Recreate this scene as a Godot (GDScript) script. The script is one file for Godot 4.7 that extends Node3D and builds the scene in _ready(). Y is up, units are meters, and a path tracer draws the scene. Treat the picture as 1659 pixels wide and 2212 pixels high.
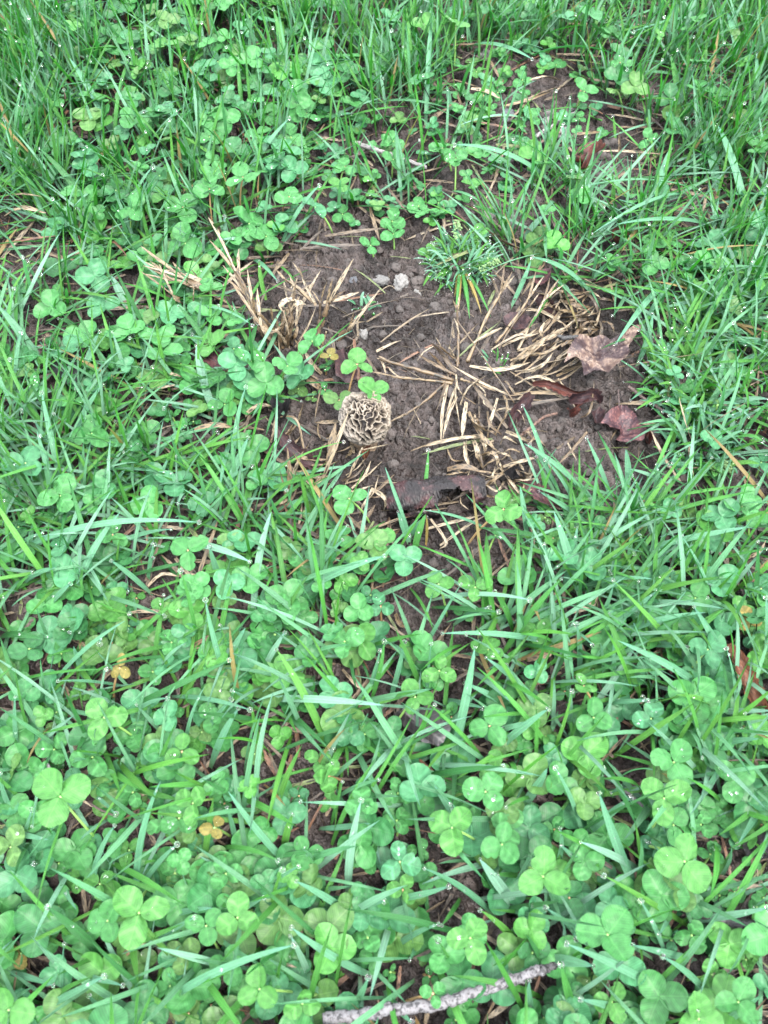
extends Node3D

# ---------------------------------------------------------------- camera
const CAM_H := 0.47
const PITCH := 60.0
const FOV := 60.0
const EXPOSURE := 9.9
var tan_half := tan(deg_to_rad(FOV / 2.0))
var sp := sin(deg_to_rad(PITCH))
var cp := cos(deg_to_rad(PITCH))
var rng := RandomNumberGenerator.new()
var low := FastNoiseLite.new()
var mid := FastNoiseLite.new()
var fine := FastNoiseLite.new()
var ox := 0.0
var oy := 0.0
var os := 1.0
var bare := []          # ellipses on the ground where the soil lies open: [centre, rx, rz]
var lush := []          # ellipses of thick lying grass
var tiny := []          # ellipses where seedling clovers creep over the soil
var meadow := []        # ellipses rich in clover
var drops := []         # dew: [position, radius, flatness]
var marks := []         # landmarks that labels refer to
var listed := []        # [node, description, position]
var taken := []         # [position, reach] of clovers
var m := {}             # materials
var leaflet_meshes := []
var blade_meshes := []
var counts := {}
var thick := 1.0

func _ready():
	rng.seed = 77
	low.seed = 3; low.frequency = 4.0; low.fractal_octaves = 2
	mid.seed = 9; mid.frequency = 26.0; mid.fractal_octaves = 3
	fine.seed = 21; fine.frequency = 120.0; fine.fractal_octaves = 3
	var cam := Camera3D.new(); cam.name = "camera"
	cam.position = Vector3(0, CAM_H, 0); cam.rotation_degrees = Vector3(-PITCH, 0, 0)
	var lens := CameraAttributesPhysical.new()
	lens.frustum_focal_length = 12.0 / tan_half; lens.frustum_focus_distance = 0.58; lens.frustum_near = 0.02; lens.frustum_far = 200.0
	lens.exposure_aperture = 11.0
	cam.attributes = lens
	cam.fov = FOV; cam.near = 0.02; cam.far = 200.0
	add_child(cam, true)
	var sky_mat := ProceduralSkyMaterial.new()
	sky_mat.sky_top_color = Color(0.94, 0.965, 0.985); sky_mat.sky_horizon_color = Color(0.89, 0.92, 0.94); sky_mat.sky_curve = 0.3
	sky_mat.ground_bottom_color = Color(0.16, 0.2, 0.13); sky_mat.ground_horizon_color = Color(0.45, 0.5, 0.45)
	sky_mat.sun_angle_max = 1.0
	var sky := Sky.new(); sky.sky_material = sky_mat
	var env := Environment.new()
	env.background_mode = Environment.BG_SKY; env.sky = sky
	env.tonemap_mode = Environment.TONE_MAPPER_LINEAR; env.tonemap_exposure = EXPOSURE
	env.sdfgi_enabled = true; env.ssao_enabled = true; env.ssil_enabled = true
	var we := WorldEnvironment.new(); we.name = "daylight"; we.environment = env; add_child(we, true)
	var sun := DirectionalLight3D.new(); sun.name = "sun"
	sun.light_energy = 0.4; sun.light_angular_distance = 18.0; sun.light_color = Color(1.0, 0.98, 0.95)
	sun.rotation_degrees = Vector3(-68, 35, 0); sun.shadow_enabled = true
	add_child(sun, true)

	make_materials()
	make_shapes()
	regions()
	make_ground()
	make_litter()
	make_morel()
	make_stones()
	make_twigs()
	make_dead_leaves()
	make_straw()
	make_tufts()
	make_clovers()
	make_blades()
	make_fill()
	make_dew()
	write_labels()

# ---------------------------------------------------------------- places
func frame(k):
	var f = {1: [0.0, 0.0, 0.5], 2: [829.5, 0.0, 0.5], 3: [0.0, 553.0, 0.5], 4: [829.5, 553.0, 0.5], 5: [0.0, 1106.0, 0.5], 6: [829.5, 1106.0, 0.5], 7: [0.0, 1659.0, 0.5], 8: [829.5, 1659.0, 0.5],
		21: [650.6, 799.7, 0.1716], 22: [338.8, 474.4, 0.3023], 23: [813.2, 596.4, 0.3023], 24: [772.6, 799.7, 0.3023], 25: [1111.4, 677.7, 0.3023], 26: [1157.5, 1355.4, 0.3023], 27: [609.9, 1965.3, 0.4085], 28: [474.4, 881.0, 0.3023], 0: [0.0, 0.0, 1.0]}[k]
	ox = f[0]; oy = f[1]; os = f[2]

func ray(x, y) -> Vector3:
	var a: float = (ox + x * os - 829.5) / 1106.0 * tan_half
	var b: float = (1106.0 - (oy + y * os)) / 1106.0 * tan_half
	return Vector3(a, b * cp - sp, -cp - b * sp)

func rise(x: float, z: float) -> float:
	return low.get_noise_2d(x, z) * 0.010 + mid.get_noise_2d(x, z) * 0.0045

# where the thing seen at x, y of the survey frame stands, h metres above the soil
func spot(x, y, h := 0.0) -> Vector3:
	var d := ray(x, y)
	var p := Vector3.ZERO
	var g := 0.0
	for i in 4:
		p = Vector3(0, CAM_H, 0) + d * ((g + h - CAM_H) / d.y)
		g = rise(p.x, p.z)
	return p

# metres per survey pixel at a place
func grain(p: Vector3) -> float:
	var depth: float = (CAM_H - p.y) * sp - p.z * cp
	return depth * tan_half / 1106.0 * os

func on_ground(x: float, z: float, h := 0.0) -> Vector3:
	return Vector3(x, rise(x, z) + h, z)

func in_frame(p: Vector3, pad := 0.0) -> bool:
	var dz: float = (CAM_H - p.y) * sp - p.z * cp
	var up: float = (p.y - CAM_H) * cp - p.z * sp
	if dz < 0.02: return false
	return absf(p.x / dz) < tan_half * 0.75 * (1.0 + pad) and absf(up / dz) < tan_half * (1.0 + pad)

func zone(list, x, y, rx, ry):
	var c := spot(x, y)
	list.append([c, (spot(x + rx, y) - c).length(), (spot(x, y + ry) - spot(x, y - ry)).length() / 2.0])

func within(list, p: Vector3) -> float:
	var best := 9.0
	for e in list:
		var a: float = (p.x - e[0].x) / e[1]
		var b: float = (p.z - e[0].z) / e[2]
		best = minf(best, sqrt(a * a + b * b))
	return best

func regions():
	frame(0)
	zone(bare, 750, 570, 120, 70); zone(bare, 890, 640, 170, 120); zone(bare, 850, 860, 150, 130)
	zone(bare, 930, 980, 150, 110); zone(bare, 990, 1170, 170, 75); zone(bare, 1240, 960, 170, 120)
	zone(bare, 1170, 740, 200, 130); zone(bare, 1350, 930, 105, 135); zone(bare, 1190, 230, 90, 80); zone(bare, 1310, 350, 90, 90)
	zone(bare, 1050, 450, 90, 45); zone(bare, 660, 920, 90, 60); zone(bare, 1600, 1040, 90, 50); zone(bare, 690, 1020, 100, 60)
	zone(bare, 930, 1330, 90, 60); zone(bare, 900, 540, 110, 60); zone(bare, 800, 1480, 60, 40); zone(bare, 880, 1560, 70, 40)
	zone(bare, 800, 1050, 110, 70); zone(bare, 650, 720, 100, 80); zone(bare, 560, 640, 60, 60); zone(bare, 60, 580, 70, 50); zone(bare, 370, 1250, 80, 40); zone(bare, 1630, 1850, 60, 60); zone(bare, 360, 930, 60, 30)
	zone(tiny, 880, 370, 250, 110); zone(tiny, 1120, 240, 190, 130); zone(tiny, 960, 500, 90, 70); zone(tiny, 700, 470, 70, 60); zone(tiny, 450, 930, 120, 60); zone(tiny, 1250, 1120, 120, 60)
	zone(lush, 250, 1150, 320, 140); zone(lush, 1400, 1200, 260, 130); zone(lush, 1450, 480, 230, 170); zone(lush, 150, 960, 220, 220); zone(lush, 720, 1560, 260, 130); zone(lush, 1250, 1480, 200, 110)
	zone(meadow, 480, 330, 330, 280); zone(meadow, 880, 400, 260, 110); zone(meadow, 1130, 230, 180, 140); zone(meadow, 450, 60, 350, 90)
	zone(meadow, 1550, 600, 120, 70); zone(meadow, 400, 800, 280, 160)
	zone(meadow, 250, 1500, 330, 300); zone(meadow, 700, 1350, 300, 200); zone(meadow, 830, 1900, 900, 460); zone(meadow, 1480, 1450, 240, 260)

# ---------------------------------------------------------------- names, metas
func numbered(called: String) -> String:
	counts[called] = counts.get(called, -1) + 1
	return called if counts[called] == 0 else "%s_%03d" % [called, counts[called]]

func thing(called: String, at: Vector3, category: String, label := "", group := "") -> Node3D:
	var o := Node3D.new(); o.name = numbered(called); o.position = at
	add_child(o, true)
	o.set_meta("category", category)
	if label: o.set_meta("label", label)
	if group: o.set_meta("group", group)
	return o

func part(called: String, mesh: Mesh, mat: Material, parent: Node3D, at := Transform3D()) -> MeshInstance3D:
	var o := MeshInstance3D.new(); o.name = called; o.mesh = mesh; o.material_override = mat; o.transform = at
	parent.add_child(o, true)
	return o

func whole(called: String, mesh: Mesh, mat: Material, at: Vector3, category: String, label := "", group := "") -> MeshInstance3D:
	var o := MeshInstance3D.new(); o.name = numbered(called); o.mesh = mesh; o.material_override = mat; o.position = at
	add_child(o, true)
	o.set_meta("category", category)
	if label: o.set_meta("label", label)
	if group: o.set_meta("group", group)
	return o

func mark(called: String, p: Vector3):
	marks.append([called, p])

func describe(node: Node3D, what: String, p: Vector3):
	listed.append([node, what, p])

func write_labels():
	var order := ["", "second nearest ", "third nearest ", "fourth nearest ", "fifth nearest ", "sixth nearest ", "seventh nearest ", "eighth nearest ", "ninth nearest ", "tenth nearest ", "eleventh nearest ", "twelfth nearest ", "thirteenth nearest ", "fourteenth nearest "]
	var same := {}
	for e in listed:
		var best = null
		var far := 99.0
		for k in marks:
			var d: float = Vector2(e[2].x - k[1].x, e[2].z - k[1].z).length()
			if d < far and d > 0.004:
				far = d; best = k
		var dx: float = e[2].x - best[1].x
		var dz: float = e[2].z - best[1].z
		var a := rad_to_deg(atan2(-dz, dx))
		var way := "left of"
		if absf(a) < 40: way = "right of"
		elif a >= 40 and a < 140: way = "beyond"
		elif a <= -40 and a > -140: way = "in front of"
		var text := "%s %s %s" % [e[1], way, best[0]]
		if not same.has(text): same[text] = []
		same[text].append([far, e[0]])
	for text in same:
		var list: Array = same[text]
		list.sort_custom(func(p, q): return p[0] < q[0])
		for i in list.size():
			list[i][1].set_meta("label", text if list.size() == 1 else ("nearest " if i == 0 else order[mini(i, 13)]) + text)

# ---------------------------------------------------------------- materials
func tone(r: float, g: float, b: float) -> Color:
	return Color(r, g, b).linear_to_srgb()

func mat(called: String, c: Color, rough := 0.6) -> StandardMaterial3D:
	var s := StandardMaterial3D.new(); s.resource_name = called; s.albedo_color = c; s.roughness = rough
	s.cull_mode = BaseMaterial3D.CULL_DISABLED
	return s

func tex(w: int, h: int, f: Callable) -> ImageTexture:
	var im := Image.create(w, h, false, Image.FORMAT_RGB8)
	for y in h:
		for x in w:
			im.set_pixel(x, y, f.call((x + 0.5) / w, (y + 0.5) / h))
	return ImageTexture.create_from_image(im)

func noise_tex(freq: float, octaves: int, seed_value: int, size := 512, ramp: Gradient = null, cellular := false) -> NoiseTexture2D:
	var n := FastNoiseLite.new(); n.seed = seed_value; n.frequency = freq; n.fractal_octaves = octaves
	if cellular: n.noise_type = FastNoiseLite.TYPE_CELLULAR
	var t := NoiseTexture2D.new(); t.width = size; t.height = size; t.seamless = true; t.noise = n
	if ramp: t.color_ramp = ramp
	return t

func ramp(stops: Array) -> Gradient:
	var g := Gradient.new()
	var o := PackedFloat32Array(); var c := PackedColorArray()
	for s in stops: o.append(s[0]); c.append(s[1])
	g.offsets = o; g.colors = c
	return g

func leaf_print(chevron: float, seed_value: int) -> ImageTexture:
	var n := FastNoiseLite.new(); n.seed = seed_value; n.frequency = 3.5; n.fractal_octaves = 3
	return tex(128, 128, func(u: float, v: float) -> Color:
		var x := absf(u - 0.5) * 2.0
		var c := Vector3(0.70, 0.75, 0.70)
		var bl := n.get_noise_2d(u, v)
		c += Vector3(0.11, 0.10, 0.09) * bl
		var band := exp(-pow((v - 0.40 - x * 0.28 - bl * 0.05) / 0.075, 2.0)) * chevron
		c = c.lerp(Vector3(0.99, 0.99, 0.97), clampf(band, 0.0, 0.8))
		var side := fposmod((v - x * 0.38) * 11.0, 1.0)
		c += Vector3(0.13, 0.11, 0.10) * exp(-pow((side - 0.5) / 0.13, 2.0)) * smoothstep(0.02, 0.15, x)
		c += Vector3(0.20, 0.15, 0.14) * exp(-pow(x / 0.04, 2.0))
		c *= 1.0 - 0.14 * smoothstep(0.7, 1.0, x)
		return Color(clampf(c.x, 0, 1), clampf(c.y, 0, 1), clampf(c.z, 0, 1)))

func make_materials():
	var n := FastNoiseLite.new(); n.seed = 4; n.frequency = 6.0; n.fractal_octaves = 3
	# soil: dark wet loam with paler dried crumbs
	var soil := mat("wet soil", Color(1, 1, 1), 0.62)
	soil.albedo_texture = noise_tex(0.012, 5, 31, 1024, ramp([[0.0, tone(0.009, 0.007, 0.0062)], [0.34, tone(0.026, 0.0202, 0.0188)], [0.55, tone(0.048, 0.0380, 0.0365)], [1.0, tone(0.102, 0.084, 0.081)]]))
	soil.uv1_triplanar = true; soil.uv1_world_triplanar = true; soil.uv1_scale = Vector3(7, 7, 7)
	soil.heightmap_enabled = true; soil.heightmap_texture = noise_tex(0.03, 5, 47, 1024); soil.heightmap_scale = 0.7; soil.metallic_specular = 0.35
	soil.roughness_texture = noise_tex(0.02, 3, 12, 256, ramp([[0.3, Color(0.4, 0.4, 0.4)], [0.75, Color(1, 1, 1)]])); soil.roughness = 0.95
	soil.detail_enabled = true; soil.detail_blend_mode = BaseMaterial3D.BLEND_MODE_MUL; soil.detail_uv_layer = BaseMaterial3D.DETAIL_UV_2
	soil.uv2_triplanar = true; soil.uv2_world_triplanar = true; soil.uv2_scale = Vector3(2.3, 2.3, 2.3)
	soil.detail_albedo = noise_tex(0.008, 5, 71, 512, ramp([[0.28, Color(0.62, 0.60, 0.60)], [0.5, Color(0.86, 0.85, 0.84)], [0.68, Color(1, 1, 1)]]))
	m.soil = soil
	var crumb := mat("soil crumb", tone(0.036, 0.0275, 0.025), 0.75)
	crumb.heightmap_enabled = true; crumb.uv1_triplanar = true; crumb.uv1_scale = Vector3(0.6, 0.6, 0.6)
	crumb.heightmap_texture = noise_tex(0.03, 4, 5, 256); crumb.heightmap_scale = 0.1
	crumb.vertex_color_use_as_albedo = true
	m.crumb = crumb
	# clover
	var prints := [leaf_print(0.35, 1), leaf_print(0.9, 2), leaf_print(0.08, 5)]
	var greens := [tone(0.052, 0.165, 0.038), tone(0.042, 0.160, 0.048), tone(0.042, 0.152, 0.074), tone(0.028, 0.116, 0.042), tone(0.066, 0.138, 0.040), tone(0.20, 0.150, 0.045)]
	var dewy_bump := noise_tex(0.09, 2, 77, 256, ramp([[0.0, Color(0, 0, 0)], [0.55, Color(0.1, 0.1, 0.1)], [0.75, Color(1, 1, 1)]]))
	m.clover = []
	for g in 6:
		var row := []
		for k in 3:
			var c := mat("clover leaf", greens[g], 0.5)
			c.metallic_specular = 0.34
			c.albedo_texture = prints[k]
			c.backlight_enabled = true; c.backlight = Color(0.36, 0.55, 0.14)
			c.heightmap_enabled = true; c.heightmap_texture = dewy_bump; c.heightmap_scale = 0.012; 
			row.append(c)
		m.clover.append(row)
	var cover := mat("clover cover", Color(1, 1, 1), 0.5)
	cover.metallic_specular = 0.34; cover.albedo_texture = prints[0]; cover.vertex_color_use_as_albedo = true; cover.backlight_enabled = true; cover.backlight = Color(0.30, 0.42, 0.12)
	m.cover = cover
	m.stem = mat("clover stem", tone(0.11, 0.20, 0.05), 0.4)
	m.stem_red = mat("reddish clover stem", tone(0.17, 0.11, 0.05), 0.45)
	# grass
	var ln := FastNoiseLite.new(); ln.seed = 8; ln.frequency = 1.0; ln.fractal_octaves = 2
	var blade_print := tex(32, 256, func(u: float, v: float) -> Color:
		var l := ln.get_noise_2d(u * 22.0, v * 2.0) * 0.13 + ln.get_noise_2d(u * 9.0, v * 40.0) * 0.09
		var c := 0.84 + l + 0.10 * exp(-pow((u - 0.5) / 0.05, 2.0))
		var foot := smoothstep(0.22, 0.0, v)
		return Color(clampf(c + foot * 0.15, 0, 1), clampf(c, 0, 1), clampf(c - 0.02 + smoothstep(0.8, 1.0, v) * 0.1, 0, 1)))
	var beads := tex(32, 512, func(u: float, v: float) -> Color:
		var l := ln.get_noise_2d(u * 14.0, v * 190.0)
		var c := smoothstep(0.12, 0.5, l)
		return Color(c, c, c))
	var hues := [tone(0.041, 0.182, 0.033), tone(0.076, 0.218, 0.125), tone(0.025, 0.126, 0.033), tone(0.062, 0.205, 0.030), tone(0.23, 0.17, 0.05), tone(0.130, 0.270, 0.192)]
	m.blade = []
	for g in hues.size() + 1:
		var c := mat("grass blade", hues[g] if g < hues.size() else Color(1, 1, 1), 0.42)
		c.metallic_specular = 0.42
		c.albedo_texture = blade_print
		c.heightmap_enabled = true; c.heightmap_texture = beads; c.heightmap_scale = 0.03
		c.backlight_enabled = true; c.backlight = Color(0.40, 0.78, 0.16)
		if g == hues.size(): c.vertex_color_use_as_albedo = true
		m.blade.append(c)
	# straw
	var straw_print := tex(32, 256, func(u: float, v: float) -> Color:
		var l := ln.get_noise_2d(u * 26.0 + 50.0, v * 2.5) * 0.30
		var s := smoothstep(0.05, 0.45, n.get_noise_2d(u * 0.5 + 9.0, v * 1.1)) * 0.6
		var c := Vector3(0.84, 0.82, 0.80) * (1.0 + l) * (1.0 - s)
		return Color(clampf(c.x, 0, 1), clampf(c.y, 0, 1), clampf(c.z, 0, 1)))
	var straws := [tone(0.135, 0.096, 0.052), tone(0.088, 0.057, 0.028), tone(0.230, 0.187, 0.130), tone(0.055, 0.036, 0.020), tone(0.10, 0.042, 0.018)]
	m.straw = []
	for g in straws.size() + 1:
		var c := mat("dead straw", straws[g] if g < straws.size() else Color(1, 1, 1), 0.6)
		c.albedo_texture = straw_print
		c.heightmap_enabled = true; c.heightmap_texture = straw_print; c.heightmap_scale = 0.03
		if g == straws.size(): c.vertex_color_use_as_albedo = true
		m.straw.append(c)
	# dead leaves
	m.dead = []
	var looks := [[tone(0.070, 0.045, 0.036), tone(0.016, 0.009, 0.0105), tone(0.150, 0.112, 0.088)], [tone(0.02244, 0.01122, 0.01254), tone(0.01056, 0.00594, 0.00792), tone(0.0495, 0.02376, 0.02112)],
		[tone(0.04092, 0.01122, 0.00858), tone(0.01848, 0.00594, 0.00594), tone(0.0792, 0.0297, 0.02112)], [tone(0.0066, 0.00594, 0.0066), tone(0.00396, 0.00396, 0.00462), tone(0.01848, 0.0165, 0.01782)],
		[tone(0.070, 0.026, 0.013), tone(0.032, 0.012, 0.007), tone(0.12, 0.055, 0.032)], [tone(0.0429, 0.0198, 0.02244), tone(0.0165, 0.00792, 0.01122), tone(0.1122, 0.0495, 0.04356)]]
	for k in looks.size():
		var c := mat("dead leaf", Color(1, 1, 1), 0.5)
		c.metallic_specular = 0.3
		var base: Color = looks[k][0]; var dark: Color = looks[k][1]; var pale: Color = looks[k][2]
		c.albedo_texture = tex(128, 128, func(u: float, v: float) -> Color:
			var a := n.get_noise_2d(u * 0.55 + k * 3.0, v * 0.55) * 1.5 + 0.14
			var b := n.get_noise_2d(u * 3.0, v * 3.0 + k * 5.0)
			var col := base.lerp(dark, smoothstep(0.0, 0.45, a)).lerp(pale, smoothstep(0.0, 0.45, b - a * 0.3) * 0.8)
			var s := n.get_noise_2d(u * 11.0 + k, v * 11.0)
			col = col.lerp(dark, smoothstep(0.12, 0.4, s) * 0.7).lerp(pale, smoothstep(0.15, 0.45, -s) * 0.45)
			var x := absf(u - 0.5) * 2.0
			var vein := exp(-pow(x / 0.035, 2.0)) + 0.6 * exp(-pow((fposmod((v - x * 0.5) * 6.0, 1.0) - 0.5) / 0.07, 2.0))
			return col.lerp(dark, clampf(vein * 0.55, 0.0, 0.8)))
		c.heightmap_enabled = true; c.heightmap_texture = noise_tex(0.03, 4, 60 + k, 256); c.heightmap_scale = 0.04
		m.dead.append(c)
	m.rolled = mat("rolled dead leaf", Color(1, 1, 1), 0.5)
	m.rolled.metallic_specular = 0.3
	m.rolled.albedo_texture = tex(256, 128, func(u: float, v: float) -> Color:
		var a := n.get_noise_2d(u * 0.5, v * 0.5 + 30.0)
		var b := n.get_noise_2d(u * 3.0, v * 3.0 + 20.0)
		return tone(0.005, 0.0035, 0.0042).lerp(tone(0.019, 0.0085, 0.0095), smoothstep(-0.1, 0.35, a)).lerp(tone(0.06, 0.03, 0.029), smoothstep(0.28, 0.55, b) * smoothstep(-0.1, 0.3, a)))
	m.rolled.heightmap_enabled = true; m.rolled.heightmap_texture = noise_tex(0.04, 4, 59, 256); m.rolled.heightmap_scale = 0.05
	m.ribbed = mat("ribbed dead leaf", Color(1, 1, 1), 0.4)
	m.ribbed.albedo_texture = tex(128, 128, func(u: float, v: float) -> Color:
		var x := absf(u - 0.5) * 2.0
		var vein := exp(-pow((fposmod((v - x * 0.35) * 10.0, 1.0) - 0.5) / 0.10, 2.0)) * 0.6 + exp(-pow(x / 0.04, 2.0))
		return tone(0.0084, 0.0063, 0.007).lerp(tone(0.0595, 0.0525, 0.0504), clampf(vein, 0.0, 0.9)))
	# stone, bark
	m.stone = []
	for c in [tone(0.100, 0.094, 0.092), tone(0.155, 0.146, 0.141), tone(0.058, 0.060, 0.071)]:
		var s := mat("stone", Color(1, 1, 1), 0.75)
		s.albedo_texture = noise_tex(0.05, 4, 90, 256, ramp([[0.2, c.darkened(0.35)], [0.6, c], [0.9, c.lightened(0.15)]]))
		s.uv1_triplanar = true; s.uv1_scale = Vector3(60, 60, 60)
		s.heightmap_enabled = true; s.heightmap_texture = noise_tex(0.06, 4, 91, 256); s.heightmap_scale = 0.06
		m.stone.append(s)
	var bark := mat("lichened bark", Color(1, 1, 1), 0.75)
	var sn := FastNoiseLite.new(); sn.seed = 15; sn.frequency = 1.0; sn.fractal_octaves = 2
	bark.albedo_texture = tex(64, 1024, func(u: float, v: float) -> Color:
		var a := sn.get_noise_3d(cos(u * TAU) * 0.9, v * 46.0, sin(u * TAU) * 0.9)
		var b := sn.get_noise_3d(cos(u * TAU) * 2.6 + 20.0, v * 110.0, sin(u * TAU) * 2.6)
		var c := tone(0.074, 0.070, 0.075).lerp(tone(0.060, 0.054, 0.058), smoothstep(-0.15, 0.35, b))
		c = c.lerp(tone(0.01088, 0.00952, 0.01156), smoothstep(0.22, 0.34, a))
		return c.lerp(tone(0.0136, 0.01156, 0.0136), smoothstep(0.40, 0.46, b) * 0.9))
	bark.heightmap_enabled = true; bark.heightmap_texture = bark.albedo_texture; bark.heightmap_scale = 0.02
	m.bark = bark
	m.twig = []
	for c in [tone(0.1088, 0.0986, 0.0986), tone(0.00952, 0.00816, 0.00952), tone(0.0408, 0.02176, 0.01904), tone(0.0578, 0.0238, 0.0136)]:
		var s := mat("twig bark", Color(1, 1, 1), 0.6)
		s.albedo_texture = noise_tex(0.04, 4, 93, 256, ramp([[0.25, c.darkened(0.4)], [0.55, c], [0.9, c.lightened(0.12)]]))
		s.heightmap_enabled = true; s.heightmap_texture = noise_tex(0.06, 3, 94, 256); s.heightmap_scale = 0.03
		m.twig.append(s)
	# morel
	var cap := mat("morel cap", Color(1, 1, 1), 0.62)
	cap.vertex_color_use_as_albedo = true
	cap.heightmap_enabled = true; cap.heightmap_texture = noise_tex(0.05, 4, 96, 256); cap.heightmap_scale = 0.02
	cap.uv1_triplanar = true; cap.uv1_scale = Vector3(90, 90, 90)
	m.cap = cap
	m.morel_stem = mat("morel stem", tone(0.115, 0.078, 0.05), 0.6)
	m.morel_stem.heightmap_enabled = true; m.morel_stem.heightmap_texture = noise_tex(0.08, 4, 97, 256); m.morel_stem.heightmap_scale = 0.05
	var water := mat("dew", Color(1, 1, 1, 0.0), 0.0)
	water.refraction_enabled = true; water.refraction_scale = 0.033; water.cull_mode = BaseMaterial3D.CULL_BACK
	m.water = water
	m.seed = mat("grass seed head", tone(0.075, 0.135, 0.045), 0.6)

# ---------------------------------------------------------------- shapes
func grid_mesh(rows: int, cols: int, f: Callable, keep = null) -> ArrayMesh:
	# f(i, j) -> [position, uv, colour]
	var st := SurfaceTool.new(); st.begin(Mesh.PRIMITIVE_TRIANGLES)
	for i in rows + 1:
		for j in cols + 1:
			var r: Array = f.call(i, j)
			st.set_uv(r[1])
			if r.size() > 2: st.set_color(r[2])
			st.add_vertex(r[0])
	for i in rows:
		for j in cols:
			if keep != null and not keep.call(i, j): continue
			var a := i * (cols + 1) + j
			var b := a + cols + 1
			st.add_index(a); st.add_index(a + 1); st.add_index(b)
			st.add_index(b); st.add_index(a + 1); st.add_index(b + 1)
	st.generate_normals()
	return st.commit()

func bezier(a: Vector3, b: Vector3, c: Vector3, n: int) -> PackedVector3Array:
	var out := PackedVector3Array()
	for i in n + 1:
		var t := float(i) / n
		out.append(a.lerp(b, t).lerp(b.lerp(c, t), t))
	return out

func smooth_path(pts: Array, per := 6) -> PackedVector3Array:
	var c := Curve3D.new()
	for i in pts.size():
		var t: Vector3 = (pts[mini(i + 1, pts.size() - 1)] - pts[maxi(i - 1, 0)]) / 6.0
		c.add_point(pts[i], -t, t)
	var out := PackedVector3Array()
	var n := (pts.size() - 1) * per
	for i in n + 1:
		out.append(c.sample(int(i / per) if i < n else pts.size() - 2, float(i % per) / per if i < n else 1.0))
	return out

# a folded strip along a path; profile(t) gives the half width from 0 to 1
func ribbon(path: PackedVector3Array, width: float, profile: Callable, fold := 0.25, twist := 0.0, roll := 0.0, from := Vector3.ZERO, cols := 2, ragged := 0.0) -> ArrayMesh:
	var n := path.size() - 1
	return grid_mesh(n, cols, func(i: int, j: int) -> Array:
		var t := float(i) / n
		var d := (path[mini(i + 1, n)] - path[maxi(i - 1, 0)]).normalized()
		var s := d.cross(Vector3.UP)
		if s.length() < 0.05: s = Vector3.RIGHT
		s = s.normalized().rotated(d, roll + twist * t)
		var nn := s.cross(d).normalized()
		var e := float(j) / cols * 2.0 - 1.0
		var w: float = profile.call(t) * width * 0.5
		if ragged > 0.0: w *= 1.0 + ragged * fine.get_noise_2d(t * 0.25 + width * 40.0, e * 0.05)
		var p := path[i] + s * (e * w) + nn * (absf(e) * absf(e) * w * fold * 2.0)
		return [p - from, Vector2(float(j) / cols, t)])

func tube(path: PackedVector3Array, radius: Callable, sides := 6, from := Vector3.ZERO, bumps := 0.0) -> ArrayMesh:
	var n := path.size() - 1
	return grid_mesh(n + 2, sides, func(i: int, j: int) -> Array:
		var k := clampi(i - 1, 0, n)
		var t := float(k) / n
		var d := (path[mini(k + 1, n)] - path[maxi(k - 1, 0)]).normalized()
		var s := d.cross(Vector3.UP if absf(d.y) < 0.9 else Vector3.RIGHT).normalized()
		var u := s.cross(d)
		var a := TAU * (j % sides) / sides
		var r: float = 0.0 if i == 0 or i == n + 2 else radius.call(t)
		if bumps > 0.0: r *= 1.0 + bumps * fine.get_noise_3d(t * 0.35, cos(a) * 0.012, sin(a) * 0.012)
		return [path[k] + (s * cos(a) + u * sin(a)) * r - from, Vector2(float(j) / sides, t)])

func leaf_profile(t: float) -> float:      # a grass blade: nearly parallel, pointed
	return minf(1.0, 0.55 + t * 1.6) * (1.0 if t < 0.62 else pow(maxf(0.0, 1.0 - (t - 0.62) / 0.38), 0.62) * 0.95 + 0.05)

func straw_profile(t: float) -> float:
	return (0.7 + 0.3 * sin(t * 2.6)) * (1.0 if t < 0.65 else 1.0 - (t - 0.65) * 2.3)

func even(t: float) -> float:
	return 1.0

func lance(t: float) -> float:
	return pow(sin(PI * clampf(t * 0.96 + 0.03, 0.0, 1.0)), 0.6)

func leaflet(fold: float, cup: float, wave: float, notch: float, seed_value: int) -> ArrayMesh:
	var n := FastNoiseLite.new(); n.seed = seed_value; n.frequency = 1.6
	var rows := 14
	var cols := 8
	return grid_mesh(rows, cols, func(i: int, j: int) -> Array:
		var t := (1.0 - cos(PI * i / rows)) * 0.5
		var e := float(j) / cols * 2.0 - 1.0
		var shape := pow(maxf(0.0, 1.0 - pow(absf(2.0 * pow(t, 0.86) - 1.0), 2.15)), 0.52)
		var half := 0.49 * shape * (0.84 + 0.16 * smoothstep(0.0, 0.5, t)) * (1.0 + 0.07 * n.get_noise_2d(t * 1.6, signf(e) * 3.0)) * (1.0 - (0.32 * exp(-pow((t - 0.62) / 0.09, 2.0)) if seed_value % 5 == 3 and e > 0.0 else 0.0))
		var x := e * half
		var z := t - notch * exp(-pow(e / 0.35, 2.0)) * smoothstep(0.8, 1.0, t)
		var y := fold * absf(x) * (1.0 - 0.4 * t) + cup * (x * x * 2.0 + (z - 0.4) * (z - 0.4) * 1.2) + wave * n.get_noise_2d(x * 2.0, z * 2.0)
		return [Vector3(x, y - cup * 0.19, z), Vector2(0.5 + x / 1.04, clampf(z, 0.0, 1.0)), Color(1, 1, 1)])

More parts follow.
